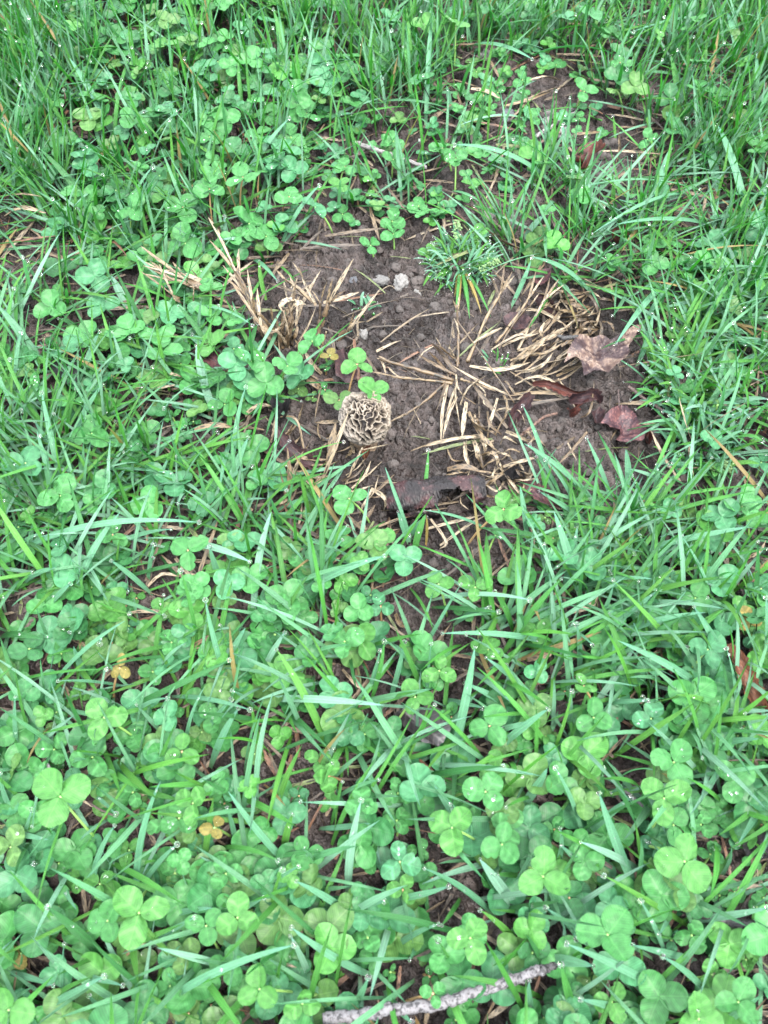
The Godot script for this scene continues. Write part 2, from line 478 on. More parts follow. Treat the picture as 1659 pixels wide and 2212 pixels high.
func make_shapes():
	for k in 10:
		leaflet_meshes.append(leaflet([0.05, 0.3, 0.15, 0.5, -0.1, 0.2, 0.1, 0.38, 0.08, 0.75][k], [0.15, -0.2, 0.28, 0.05, -0.3, 0.35, -0.12, 0.2, -0.35, 0.0][k], 0.085, [0.02, 0.05, 0.0, 0.08, 0.03, 0.06, 0.0, 0.04, 0.1, 0.05][k], 200 + k))
	for k in 12:
		var bend: float = [0.05, 0.3, 0.55, 0.8, 1.1, 1.35, 0.15, 0.45, 0.7, 0.95, 1.25, 0.25][k]
		var side: float = [0.0, 0.15, -0.2, 0.1, -0.1, 0.25, -0.3, 0.05, 0.3, -0.15, 0.1, -0.05][k]
		var path := PackedVector3Array()
		var p := Vector3.ZERO
		for i in 9:
			path.append(p)
			var t := (i + 0.5) / 8.0
			var a := bend * pow(t, 1.3)
			p += Vector3(side * t, cos(a), sin(a)).normalized() / 8.0
		blade_meshes.append([path, side])

# a straight unit blade that bends towards +z; x is its width, y and z its length
func unit_blade(path: PackedVector3Array) -> ArrayMesh:
	return grid_mesh(8, 2, func(i: int, j: int) -> Array:
		var e := float(j) - 1.0
		var d := (path[mini(i + 1, 8)] - path[maxi(i - 1, 0)]).normalized()
		var nn := Vector3(0, -d.z, d.y)
		return [Vector3(e * 0.5 * leaf_profile(i / 8.0), 0, 0) + path[i] - nn * (0.008 * absf(e)), Vector2(j / 2.0, i / 8.0), Color(1, 1, 1)])

func axis_steps(from: float, to: float, step: float, reach: float) -> PackedFloat32Array:
	var out := PackedFloat32Array()
	var d := step
	var v := from
	var before := PackedFloat32Array()
	while v > -reach:
		d *= 1.35; v -= d; before.append(v)
	for i in before.size(): out.append(before[before.size() - 1 - i])
	var k := int((to - from) / step)
	for i in k + 1: out.append(from + i * step)
	v = to; d = step
	while v < reach:
		d *= 1.35; v += d; out.append(v)
	return out

func make_ground():
	var xs := axis_steps(-0.42, 0.42, 0.0022, 80.0)
	var zs := axis_steps(-0.98, 0.04, 0.0022, 80.0)
	var mesh := grid_mesh(zs.size() - 1, xs.size() - 1, func(i: int, j: int) -> Array:
		var x := xs[j]
		var z := zs[zs.size() - 1 - i]
		var y := rise(x, z)
		if absf(x) < 0.6 and z > -1.2 and z < 0.3:
			var f := fine.get_noise_2d(x, z)
			var crack := absf(fine.get_noise_2d(x * 0.4 + 7.0, z * 0.4))
			y += f * 0.0042 + minf(crack, 0.22) * 0.022 - 0.0040 + maxf(0.0, fine.get_noise_2d(x * 1.9 + 3.0, z * 1.9)) * 0.0035 + mid.get_noise_2d(x * 1.7 + 3.0, z * 1.7) * 0.002
		return [Vector3(x, y, z), Vector2(x, z)])
	var g := MeshInstance3D.new(); g.name = "ground"; g.mesh = mesh; g.material_override = m.soil
	g.set_meta("kind", "structure"); g.set_meta("label", "dark wet soil under the lawn, bare around the morel")
	add_child(g, true)

func scatter(called: String, label: String, mesh: Mesh, material: Material, places: Array, colors: Array):
	var mm := MultiMesh.new()
	mm.transform_format = MultiMesh.TRANSFORM_3D; mm.use_colors = colors.size() > 0
	mm.mesh = mesh; mm.instance_count = places.size()
	for i in places.size():
		mm.set_instance_transform(i, places[i])
		if colors.size(): mm.set_instance_color(i, colors[i])
	var o := MultiMeshInstance3D.new(); o.name = called; o.multimesh = mm; o.material_override = material
	o.set_meta("kind", "stuff"); o.set_meta("label", label); o.set_meta("category", called.replace("_", " "))
	add_child(o, true)

func lump(seed_value: int, amount := 0.35, rings := 10) -> ArrayMesh:
	var n := FastNoiseLite.new(); n.seed = seed_value; n.frequency = 0.9; n.fractal_octaves = 3
	return grid_mesh(rings, rings * 2, func(i: int, j: int) -> Array:
		var a := PI * i / rings
		var b := TAU * (j % (rings * 2)) / (rings * 2)
		var d := Vector3(sin(a) * cos(b), cos(a), -sin(a) * sin(b))
		return [d * (1.0 + amount * n.get_noise_3dv(d * 1.3) + amount * 0.4 * n.get_noise_3dv(d * 4.0)), Vector2(float(j) / (rings * 2), float(i) / rings), Color(1, 1, 1)])

func make_litter():
	# crumbs of soil lying on the soil
	var at := []; var tint := []
	for i in 17000:
		var p := on_ground(rng.randf_range(-0.42, 0.42), rng.randf_range(-0.95, 0.0))
		if within(bare, p) > 1.25 or mid.get_noise_2d(p.x * 2.0, p.z * 2.0) < -0.15: continue
		var r := 0.0005 + 0.0036 * pow(rng.randf(), 5.5)
		at.append(Transform3D(Basis.from_euler(Vector3(rng.randf() * 6, rng.randf() * 6, rng.randf() * 6)).scaled(Vector3(r, r * 0.8, r * 1.1)), p + Vector3.UP * r * 0.15))
		var g := rng.randf_range(0.7, 1.25)
		tint.append(Color(g, g, g))
	scatter("soil_crumbs", "small crumbs of wet soil lying on the bare patch", lump(5, 0.6, 7), m.crumb, at, tint)
	# dead fibres and clippings of old grass
	for kind in 2:
		at = []; tint = []
		var n := 15000 if kind == 0 else 7000
		for i in n:
			var p := on_ground(rng.randf_range(-0.75, 0.75), rng.randf_range(-1.25, 0.2), rng.randf_range(0.0, 0.005))
			var b := within(bare, p)
			if kind == 0 and b < 0.9 and rng.randf() < 0.84: continue
			if kind == 1 and b > 1.2 and rng.randf() < 0.5: continue
			var length := rng.randf_range(0.012, 0.05) if kind == 0 else rng.randf_range(0.006, 0.03)
			var width := rng.randf_range(0.0008, 0.0028) if kind == 0 else rng.randf_range(0.0002, 0.0006)
			var bs := Basis(Vector3.UP, rng.randf() * TAU) * Basis(Vector3.RIGHT, PI / 2 - rng.randf_range(-0.06, 0.22)) * Basis(Vector3.UP, rng.randf_range(-0.8, 0.8))
			at.append(Transform3D(bs * Basis.from_scale(Vector3(width, length, length)), p + Vector3.UP * 0.001))
			var c: Array = [Color(0.115, 0.083, 0.047), Color(0.068, 0.047, 0.027), Color(0.165, 0.133, 0.093), Color(0.045, 0.031, 0.021), Color(0.11, 0.05, 0.024), Color(0.08, 0.11, 0.03)]
			var col: Color = c[[0, 0, 1, 1, 2, 3, 3, 4, 5][rng.randi() % 9]]
			if kind == 1: col = c[[1, 3, 3, 0, 2][rng.randi() % 5]] * 0.7
			tint.append(Color(col.r, col.g, col.b))
		scatter("dead_grass_litter" if kind == 0 else "root_fibres", "brown clippings of dead grass lying under the lawn" if kind == 0 else "fine dry fibres strewn over the soil", unit_blade(blade_meshes[[1, 4][kind]][0]), m.straw[5], at, tint)

# ---------------------------------------------------------------- morel
func make_morel():
	frame(0)
	var c := spot(789, 907, 0.0205)
	var g := on_ground(c.x - 0.001, c.z + 0.001)
	c.y = g.y + 0.0215
	var t := thing("morel", g, "mushroom", "grey-brown morel mushroom with honeycombed cap on bare soil", "")
	mark("the morel", c)
	var waves := []
	for i in 26:
		var d := Vector3(rng.randfn(), rng.randfn() * 0.8, rng.randfn()).normalized()
		waves.append([d, rng.randf() * TAU, rng.randf_range(0.72, 1.35)])
	var rows := 250
	var cols := 460
	var lean := Basis(Vector3(0, 0, 1), -0.13) * Basis(Vector3(1, 0, 0), 0.08)
	var mesh := grid_mesh(rows, cols, func(i: int, j: int) -> Array:
		var a := PI * (0.0 + 0.965 * i / rows)
		var b := TAU * (j % cols) / cols
		var d := Vector3(sin(a) * cos(b), cos(a), -sin(a) * sin(b))
		var base := Vector3(d.x * 0.0152, d.y * 0.0182, d.z * 0.0152)
		base *= 0.97 + 0.17 * low.get_noise_3dv(d * 0.28 + Vector3(3, 1, 0)) - 0.10 * smoothstep(0.2, -0.9, d.y)
		var q := base * (1.0 + 0.7 * pow(maxf(0.0, d.y), 5.0)) * 1060.0
		q += Vector3(mid.get_noise_3dv(d * 0.075), mid.get_noise_3dv(d * 0.075 + Vector3(5, 0, 0)), mid.get_noise_3dv(d * 0.075 + Vector3(0, 7, 0))) * 2.6
		var f := 0.0
		for w in waves: f += cos(w[0].dot(q) * w[2] + w[1])
		f /= sqrt(13.0)
		var wall := 1.0 - smoothstep(0.30, 0.78, absf(f)) - 0.12 * smoothstep(0.0, 0.3, absf(f))
		var rim := 0.12 * mid.get_noise_3dv(d * 0.1)
		var deep := 0.0048 * (1.0 - 0.5 * pow(maxf(0.0, d.y), 6.0))
		var p := base + d * ((wall + rim * wall) * deep - 0.0028)
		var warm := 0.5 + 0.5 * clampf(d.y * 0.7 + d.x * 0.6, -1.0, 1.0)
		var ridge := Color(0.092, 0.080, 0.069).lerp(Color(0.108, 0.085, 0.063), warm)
		var pit := Color(0.008, 0.006, 0.0052)
		return [lean * p, Vector2(float(j) / cols, float(i) / rows), pit.lerp(ridge, smoothstep(0.25, 0.95, wall))])
	part("cap", mesh, m.cap, t, Transform3D(Basis(), c - g))
	var stem := tube(smooth_path([Vector3(0, -0.004, 0), Vector3(0, 0.005, 0), Vector3(0, 0.014, 0)]), func(k: float) -> float: return 0.0092 - 0.0014 * k, 24, Vector3.ZERO, 0.25)
	part("stem", stem, m.morel_stem, t)

# ---------------------------------------------------------------- stones
func stone(x, y, rx, ry, kind, label):
	var c := spot(x, y, 0.0)
	var g := grain(c)
	var mesh := lump(300 + int(x), 0.55, 14)
	var o := whole("stone", mesh, m.stone[kind], on_ground(c.x, c.z, ry * g * 0.35), "stone", label)
	o.transform.basis = Basis(Vector3.UP, rng.randf() * 0.5).scaled(Vector3(rx * g, ry * g * 0.9, ry * g * 1.1) * 1.15)

func make_stones():
	frame(22)
	stone(1600, 447, 50, 30, 0, "grey oblong stone on bare soil, leftmost of the three beyond the morel"); mark("the oblong grey stone", spot(1600, 447))
	stone(1405, 442, 24, 24, 2, "small bluish stone on bare soil left of the oblong grey stone")
	stone(1473, 832, 30, 32, 1, "small pale stone on soil beside the broken dark straw stub")
	frame(23)
	stone(172, 62, 46, 50, 1, "tall pale stone on bare soil, middle one of three beyond the morel"); mark("the tall pale stone", spot(172, 62))
	stone(288, 132, 24, 24, 1, "little pale angular stone nearest the morel of the three")
	frame(2)
	stone(462, 938, 24, 28, 1, "pale pitted stone on soil beyond the small dewy grass tuft"); mark("the pale pitted stone", spot(462, 938))
	stone(440, 250, 30, 22, 0, "grey stone between small clovers at the far end of the soil"); mark("the far grey stone", spot(440, 250))
	stone(535, 512, 32, 24, 2, "dark bluish flat stone on soil left of the far grey twig"); mark("the dark bluish stone", spot(535, 512))
	stone(715, 500, 26, 17, 0, "flat grey stone lying beyond the far grey twig")
	stone(703, 532, 17, 17, 1, "small rounded grey stone touching the far grey twig")
	stone(775, 592, 24, 26, 1, "whitish stone on soil in front of the far grey twig")
	stone(820, 478, 15, 14, 1, "tiny pale stone at the right end of the far grey twig")
	stone(982, 750, 18, 18, 1, "whitish pebble right of the curled red leaf")
	stone(550, 968, 18, 26, 0, "narrow grey stone right of the pale pitted stone")
	stone(775, 548, 22, 14, 1, "pale flat pebble under the right half of the far grey twig")
	frame(3)
	stone(668, 832, 26, 20, 1, "whitish stone half hidden in grass left of the morel"); mark("the whitish stone", spot(668, 832))
	frame(8)
	stone(1632, 882, 24, 20, 0, "grey stone on dark soil near the lower right corner")
	frame(27)
	stone(95, 330, 20, 34, 1, "white crumbly stone left of the lichened bark twig")

# ---------------------------------------------------------------- twigs
func twig(pts: Array, w0: float, w1: float, kind: int, label: String, lift := 0.003, called := "twig"):
	var path := []
	for p in pts: path.append(spot(p[0], p[1], p[2] if p.size() > 2 else lift))
	var g := grain(path[0])
	var a: float = w0 * g * 0.5
	var b: float = w1 * g * 0.5
	var material: Material = m.bark if kind == 9 else m.twig[kind]
	var line := smooth_path(path, 10)
	for i in line.size(): line[i] += Vector3(fine.get_noise_2d(i * 0.03, w0), fine.get_noise_2d(i * 0.03, w0 + 9.0), fine.get_noise_2d(i * 0.03, w0 + 20.0)) * a * 0.5
	whole(called, tube(line, func(t: float) -> float: return lerpf(a, b, t), 12 if kind == 9 else 8, path[0], 0.15), material, path[0], called, label)

func make_twigs():
	frame(27)
	twig([[215, 580], [390, 560], [560, 532], [760, 508], [930, 468], [1110, 412], [1270, 352], [1390, 315]], 68.0, 52.0, 9, "pale grey lichened bark twig lying across the clovers near the bottom", 0.026)
	twig([[1375, 320], [1410, 306], [1450, 298]], 52.0, 30.0, 1, "black charred stub at the end of the lichened bark twig", 0.026)
	mark("the lichened bark twig", spot(760, 505, 0.02))
	frame(2)
	twig([[-130, 615], [-60, 638], [-10, 655], [60, 680], [120, 700], [182, 722]], 20.0, 15.0, 0, "long thin grey twig among small clovers beyond the pale patch", 0.016)
	mark("the long thin grey twig", spot(-10, 655))
	twig([[655, 590], [720, 550], [770, 518], [825, 488]], 18.0, 15.0, 0, "short grey twig on far soil beside small stones", 0.004)
	mark("the far grey twig", spot(740, 540))
	frame(8)
	twig([[1035, 103], [1065, 116], [1090, 140], [1118, 165]], 17.0, 13.0, 1, "short crooked black twig between clover leaves", 0.03)
	mark("the crooked black twig", spot(1080, 130, 0.03))
	twig([[1290, 608, 0.008], [1400, 640], [1500, 668], [1600, 682], [1680, 695]], 30.0, 54.0, 1, "thick black piece of wood at the right edge near the bottom", 0.012, "wood")
	mark("the thick black wood", spot(1560, 675))
	frame(5)
	twig([[1055, 220], [1100, 262], [1150, 296], [1205, 322], [1262, 350]], 13.0, 10.0, 2, "thin purple-brown twig under long grass blades", 0.012)
	twig([[595, 50], [575, 130], [562, 210], [540, 312]], 13.0, 9.0, 1, "thin black twig standing between clovers left of the middle", 0.012)
	mark("the thin black twig", spot(570, 170))
	twig([[527, 535], [537, 570], [545, 605]], 13.0, 10.0, 1, "tiny black twig end beside the yellow clover", 0.01)
	frame(7)
	twig([[200, -18], [222, 10], [252, 46]], 16.0, 8.0, 0, "pale twig tip beside the largest clover at the left", 0.03)
	twig([[330, 128], [385, 152], [430, 178], [490, 205]], 11.0, 8.0, 2, "thin brown twig under clovers right of the largest clover", 0.015)
	frame(25)
	twig([[815, 520], [870, 565], [930, 610], [990, 645], [1040, 680], [1095, 712]], 26.0, 20.0, 2, "dark brown twig between dead leaves and the right grass tuft", 0.006)
	mark("the dark brown twig", spot(930, 610))
	twig([[315, 168], [390, 172], [465, 168]], 36.0, 30.0, 1, "short black charred stick in the straw beyond the tan leaf", 0.012)
	twig([[745, 710], [748, 640], [742, 540]], 12.0, 9.0, 2, "thin dark leaf stalk rising from the toothed purple leaf", 0.008)
	frame(24)
	twig([[1165, 470], [1230, 415], [1290, 365], [1340, 330], [1425, 308]], 25.0, 18.0, 3, "reddish brown twig on soil below the drooping red leaf", 0.008)

# ---------------------------------------------------------------- dead leaves
func dead_patch(cx, cy, outline: Array, look, label, curl := 0.004, lift := 0.004, turn := 0.0, called := "dead_leaf") -> MeshInstance3D:
	var c := spot(cx, cy, lift)
	var dirs := []
	for p in outline:
		var q := spot(p[0], p[1], lift)
		dirs.append(Vector2(q.x - c.x, q.z - c.z))
	var n := dirs.size()
	var around := 6
	var reach := 0.0
	for d in dirs: reach = maxf(reach, d.length())
	var cols := n * around
	var mesh := grid_mesh(9, cols, func(i: int, j: int) -> Array:
		var k := int(j / around) % n
		var f := float(j % around) / around
		var d: Vector2 = dirs[k].lerp(dirs[(k + 1) % n], f)
		var t := float(i) / 9.0
		d *= t * (1.0 + 0.07 * fine.get_noise_2d(j * 0.013, float(n)) * smoothstep(0.6, 1.0, t))
		var x: float = c.x + d.x
		var z: float = c.z + d.y
		var y := curl * (1.5 * mid.get_noise_2d(x * 0.9 + lift * 30.0, z * 0.9) + 0.28 * fine.get_noise_2d(x * 0.8, z * 0.8)) + curl * 0.7 * t * t
		var r := d.rotated(turn) / reach
		y += curl * 0.8 * absf(r.x)
		return [Vector3(d.x, rise(x, z) + lift + maxf(y, -lift * 0.7) - c.y, d.y), Vector2(0.5 + r.x * 0.5, 0.5 + r.y * 0.5)])
	return whole(called, mesh, m.ribbed if look == 9 else m.dead[look], c, "dead leaf", label)

func dead_strip(pts: Array, width, look, label, fold := 0.5, roll := 0.3, twist := 0.5):
	var path := []
	for p in pts: path.append(spot(p[0], p[1], p[2] if p.size() > 2 else 0.006))
	var g := grain(path[0])
	whole("dead_leaf", ribbon(smooth_path(path, 8), width * g, lance, fold, twist, roll, path[0], 8, 0.5), m.dead[look], path[0], "dead leaf", label)

func make_dead_leaves():
	frame(25)
	dead_patch(600, 335, [[335, 440], [360, 350], [395, 290], [440, 225], [550, 208], [640, 200], [690, 228], [770, 195], [880, 140], [872, 190], [835, 235], [802, 262], [808, 315], [770, 370], [720, 420], [660, 462], [600, 445], [540, 462], [480, 492], [455, 425], [400, 415]], 0, "large tan mottled maple leaf lying on straw right of the morel", 0.008, 0.015, 0.25)
	mark("the tan maple leaf", spot(600, 335))
	dead_patch(775, 830, [[608, 808], [650, 735], [735, 702], [790, 698], [850, 745], [885, 815], [922, 850], [918, 900], [905, 935], [858, 955], [800, 962], [725, 975], [700, 955], [738, 905], [745, 850], [660, 855]], 5, "toothed purple-brown leaf with pinkish centre lying on wet soil", 0.006, 0.006, 0.1)
	mark("the toothed purple leaf", spot(775, 830))
	dead_strip([[130, 505, 0.010], [230, 498, 0.014], [340, 535, 0.014], [450, 570, 0.012], [560, 540, 0.010]], 62, 2, "long curled red-brown leaf in front of the tan maple leaf", 0.6, 0.7, 0.4)
	dead_strip([[400, 640, 0.014], [480, 600, 0.020], [560, 585, 0.018], [612, 640, 0.010]], 85, 1, "arched dark red leaf draped beside the straw heap", 0.7, 0.5, 0.3)
	dead_strip([[395, 740, 0.002], [430, 690, 0.012], [490, 640, 0.016], [560, 620, 0.016]], 100, 2, "drooping dark red leaf left of the toothed purple leaf", 0.4, -0.8, 0.3)
	mark("the drooping red leaf", spot(430, 690))
	dead_patch(590, 750, [[540, 720], [600, 690], [635, 730], [620, 790], [570, 790]], 1, "small dark leaf scrap beside the drooping red leaf")
	dead_patch(950, 890, [[925, 860], [965, 850], [985, 900], [960, 945], [930, 930]], 2, "small rusty leaf scrap right of the toothed purple leaf", 0.006)
	frame(23)
	dead_strip([[1105, 850, 0.012], [1040, 930, 0.012], [990, 1010, 0.008], [955, 1090, 0.004]], 95, 1, "folded purple leaf hanging in the straw right of the star-shaped stub", 0.7, -0.4, 0.3)
	mark("the folded purple leaf", spot(1040, 940))
	dead_patch(985, 362, [[900, 330], [960, 300], [1040, 325], [1090, 370], [1060, 415], [980, 410], [915, 400]], 1, "dark maroon leaf beneath the leaning straw stalks")
	dead_strip([[1130, 150], [1190, 190], [1250, 240], [1300, 280]], 100, 1, "dark brown leaf behind the leaning straw stalks")
	dead_patch(1170, 30, [[1110, 20], [1160, -20], [1230, 0], [1235, 50], [1170, 85], [1120, 70]], 5, "dull purple leaf in shade beyond the leaning straw stalks")
	frame(22)
	dead_patch(1345, 1085, [[1270, 1040], [1300, 960], [1330, 930], [1370, 1010], [1430, 1080], [1435, 1150], [1360, 1190], [1280, 1150]], 1, "dark maroon leaf beneath the clover beyond the morel", 0.006, 0.004)
	mark("the maroon leaf", spot(1345, 1085))
	dead_strip([[620, 860], [670, 800], [720, 750]], 90, 1, "dark purple leaf strip left of the dry straw clump")
	frame(3)
	dead_strip([[845, 395, 0.01], [900, 420, 0.012], [960, 470, 0.008], [1010, 490, 0.004]], 70, 5, "dusty purple leaf under clovers left of the dry straw clump")
	mark("the dusty purple leaf", spot(920, 440))
	dead_strip([[800, 480, 0.008], [840, 490, 0.008], [880, 505, 0.004]], 36, 2, "small red-brown leaf in grass left of the dry straw clump")
	dead_patch(298, 515, [[240, 440], [320, 432], [358, 480], [370, 530], [345, 590], [270, 572], [232, 500]], 3, "black rotting leaf deep in the grass near the left edge", 0.006, 0.010)
	mark("the black rotting leaf", spot(298, 515))
	frame(28)
	dead_strip([[410, 140, 0.014], [480, 260, 0.014], [570, 340, 0.012], [680, 410, 0.008], [770, 450, 0.004]], 105, 1, "long purple leaf lying on soil left of the morel", 0.4, 0.2, 0.2)
	mark("the long purple leaf", spot(570, 340))
	dead_patch(450, 85, [[370, 70], [400, 20], [470, 15], [525, 50], [500, 130], [450, 165], [400, 120]], 3, "crumpled black leaf scrap at the far end of the long purple leaf", 0.012, 0.008)
	dead_patch(1040, 350, [[1010, 318], [1050, 305], [1082, 325], [1070, 375], [1040, 392], [1020, 365]], 4, "small orange-brown leaf scrap at the foot of the morel", 0.006, 0.006)
	# the rolled leaf
	frame(24)
	var a := spot(205, 940, 0.0075)
	var b := spot(905, 872, 0.0075)
	var ax := (b - a)
	var fwd := ax.normalized().cross(Vector3.UP).normalized()
	var n := FastNoiseLite.new(); n.seed = 51; n.frequency = 1.0; n.fractal_octaves = 3
	var rolled := grid_mesh(120, 72, func(i: int, j: int) -> Array:
		var t := i / 120.0
		var th := j / 72.0 * TAU * 0.97 + 0.5
		var r := 0.0112 * (1.0 + 0.20 * n.get_noise_2d(t * 2.5, sin(th) * 1.1) + 0.10 * sin(t * 3.0)) * (1.0 - 0.25 * pow(absf(t - 0.5) * 2.0, 6.0))
		var p := ax * t + (Vector3.UP * sin(th) * 0.92 + fwd * cos(th)) * r
		return [p + Vector3(fine.get_noise_2d(t * 0.5, th * 0.03), fine.get_noise_2d(t * 0.5, th * 0.03 + 3.0), fine.get_noise_2d(t * 0.5 + 5.0, th * 0.03)) * 0.0008, Vector2(t, j / 72.0)],
		func(i: int, j: int) -> bool:
			var t := i / 120.0
			var th := fposmod(j / 72.0 * TAU * 0.97 + 0.5, TAU)
			var open := n.get_noise_2d(t * 6.0, th * 1.6) * 0.09 + fine.get_noise_2d(t * 0.5, th * 0.03) * 0.022
			var hole := t > 0.52 + open and t < 0.84 + open * 0.6
			return not (hole and (th < 1.35 + open * 3.0 or th > 5.9)))
	whole("rolled_leaf", rolled, m.rolled, a, "dead leaf", "large dark leaf rolled into a tube with a torn opening")
	mark("the rolled dark leaf", a.lerp(b, 0.5))
	frame(24)
	dead_patch(1105, 775, [[1030, 790], [1060, 745], [1120, 730], [1180, 760], [1190, 800], [1110, 815], [1060, 835]], 3, "dark slate leaf scrap beyond the bright tall clover", 0.006)
	dead_strip([[1170, 820, 0.006], [1250, 870, 0.012], [1330, 920, 0.010], [1440, 975, 0.004]], 120, 5, "pinkish purple leaf right of the bright tall clover", 0.5, 0.1, 0.1)
	mark("the pinkish purple leaf", spot(1310, 910))
	frame(4)
	dead_strip([[1520, 800], [1580, 775], [1660, 800]], 60, 1, "dark brown leaf under the grass at the right edge")
	frame(6)
	dead_patch(548, 305, [[488, 335], [510, 290], [535, 265], [600, 255], [612, 285], [570, 315], [530, 348]], 1, "crinkled purple leaf beside the pair of pale clovers", 0.008, 0.006)
	mark("the crinkled purple leaf", spot(548, 305))
	dead_strip([[1185, 650, 0.012], [1235, 660, 0.014], [1290, 695, 0.008]], 52, 5, "purple crumpled leaf in the grass at the right")
	mark("the purple crumpled leaf", spot(1235, 660))
	dead_patch(165, 930, [[40, 880], [90, 845], [180, 850], [265, 870], [285, 950], [235, 1035], [150, 1010], [85, 950]], 9, "black leaf with pale parallel ribs under clovers", 0.006, 0.008, 0.8)
	mark("the ribbed black leaf", spot(165, 930))
	dead_strip([[1490, 570, 0.020], [1530, 650, 0.022], [1570, 740, 0.020], [1615, 830, 0.016], [1645, 910, 0.01]], 76, 4, "long reddish bark-like leaf at the right edge", 0.4, 0.1, 0.1)
	mark("the long reddish leaf", spot(1570, 740))
	dead_patch(30, 285, [[-20, 270], [30, 250], [80, 265], [90, 300], [30, 320]], 1, "small dark purple leaf left of the pair of pale clovers")
	frame(8)
	dead_patch(1600, 345, [[1515, 350], [1560, 300], [1620, 285], [1670, 300], [1680, 390], [1600, 400], [1540, 390]], 3, "black leaf on soil at the right edge of the clovers", 0.006, 0.008)
	mark("the black leaf at the right", spot(1600, 345))
	frame(2)
	dead_strip([[950, 640, 0.022], [895, 680, 0.026], [870, 740, 0.018], [822, 795, 0.006]], 72, 2, "curled red-brown leaf standing on the far soil", 0.8, 0.4, 0.8)
	mark("the curled red leaf", spot(880, 720))
	dead_strip([[850, 825, 0.006], [880, 860, 0.008], [900, 900, 0.003]], 44, 2, "small red leaf end in front of the curled red leaf")
	dead_patch(1035, 935, [[975, 930], [1010, 905], [1075, 900], [1105, 930], [1060, 965], [1000, 965]], 3, "dark folded leaf in grass near the far soil", 0.008, 0.008)
	dead_patch(1005, 1040, [[970, 1040], [995, 1005], [1040, 1010], [1050, 1050], [1010, 1070]], 2, "reddish leaf scrap in grass beyond the leaning straw", 0.008, 0.008)

# ---------------------------------------------------------------- straw
# the stalks of one dead clump are parts; loose ones are things
func stalk(holder: Node3D, pts: Array, width, kind, round := false, frayed := 0):
	var path := []
	for p in pts: path.append(spot(p[0], p[1], p[2]))
	var g := grain(path[0])
	var line := smooth_path(path, 6)
	for i in line.size():
		var wob := 0.0005 * i / line.size()
		line[i] += Vector3(mid.get_noise_2d(i * 0.012, width + pts[0][0]), 0, mid.get_noise_2d(i * 0.012, width + pts[0][0] + 40.0)) * wob
	var w: float = width * g * 0.92 * thick
	var mesh: ArrayMesh
	if round: mesh = tube(line, func(t: float) -> float: return w * 0.42 * (0.85 + 0.15 * sin(t * 9.0 + width)) * (1.0 - 0.25 * t), 7, holder.position if holder else path[0], 0.25)
	else: mesh = ribbon(line, w, straw_profile, rng.randf_range(0.1, 0.6), rng.randf_range(-1.3, 1.3), rng.randf_range(-0.6, 0.6), holder.position if holder else path[0], 2, 0.15)
	if holder:
		part("stalk", mesh, m.straw[kind], holder)
		var dir := (line[line.size() - 1] - line[line.size() - 4]).normalized()
		for k in frayed:
			var from := line[line.size() - 3]
			var to := from + (dir + Vector3(rng.randf_range(-0.45, 0.45), rng.randf_range(-0.2, 0.4), rng.randf_range(-0.45, 0.45))) * w * rng.randf_range(3.0, 6.0)
			part("frayed_end", ribbon(bezier(from, from.lerp(to, 0.5) + dir * w * 0.5, to, 5), w * 0.45, straw_profile, 0.3, rng.randf_range(-0.8, 0.8), 0.0, holder.position, 2, 0.4), m.straw[[0, 2, 1][k % 3]], holder)
	else:
		var hue: String = ["tan", "brown", "pale bleached", "dark brown", "rusty"][kind]
		var dxy := Vector2(path[-1].x - path[0].x, path[-1].z - path[0].z).length()
		var o := whole("straw", mesh, m.straw[kind], path[0], "straw", "", "loose dead straws on the soil")
		describe(o, ("long " if dxy > 0.06 else "short ") + hue + " dead straw", (path[0] + path[-1]) * 0.5)

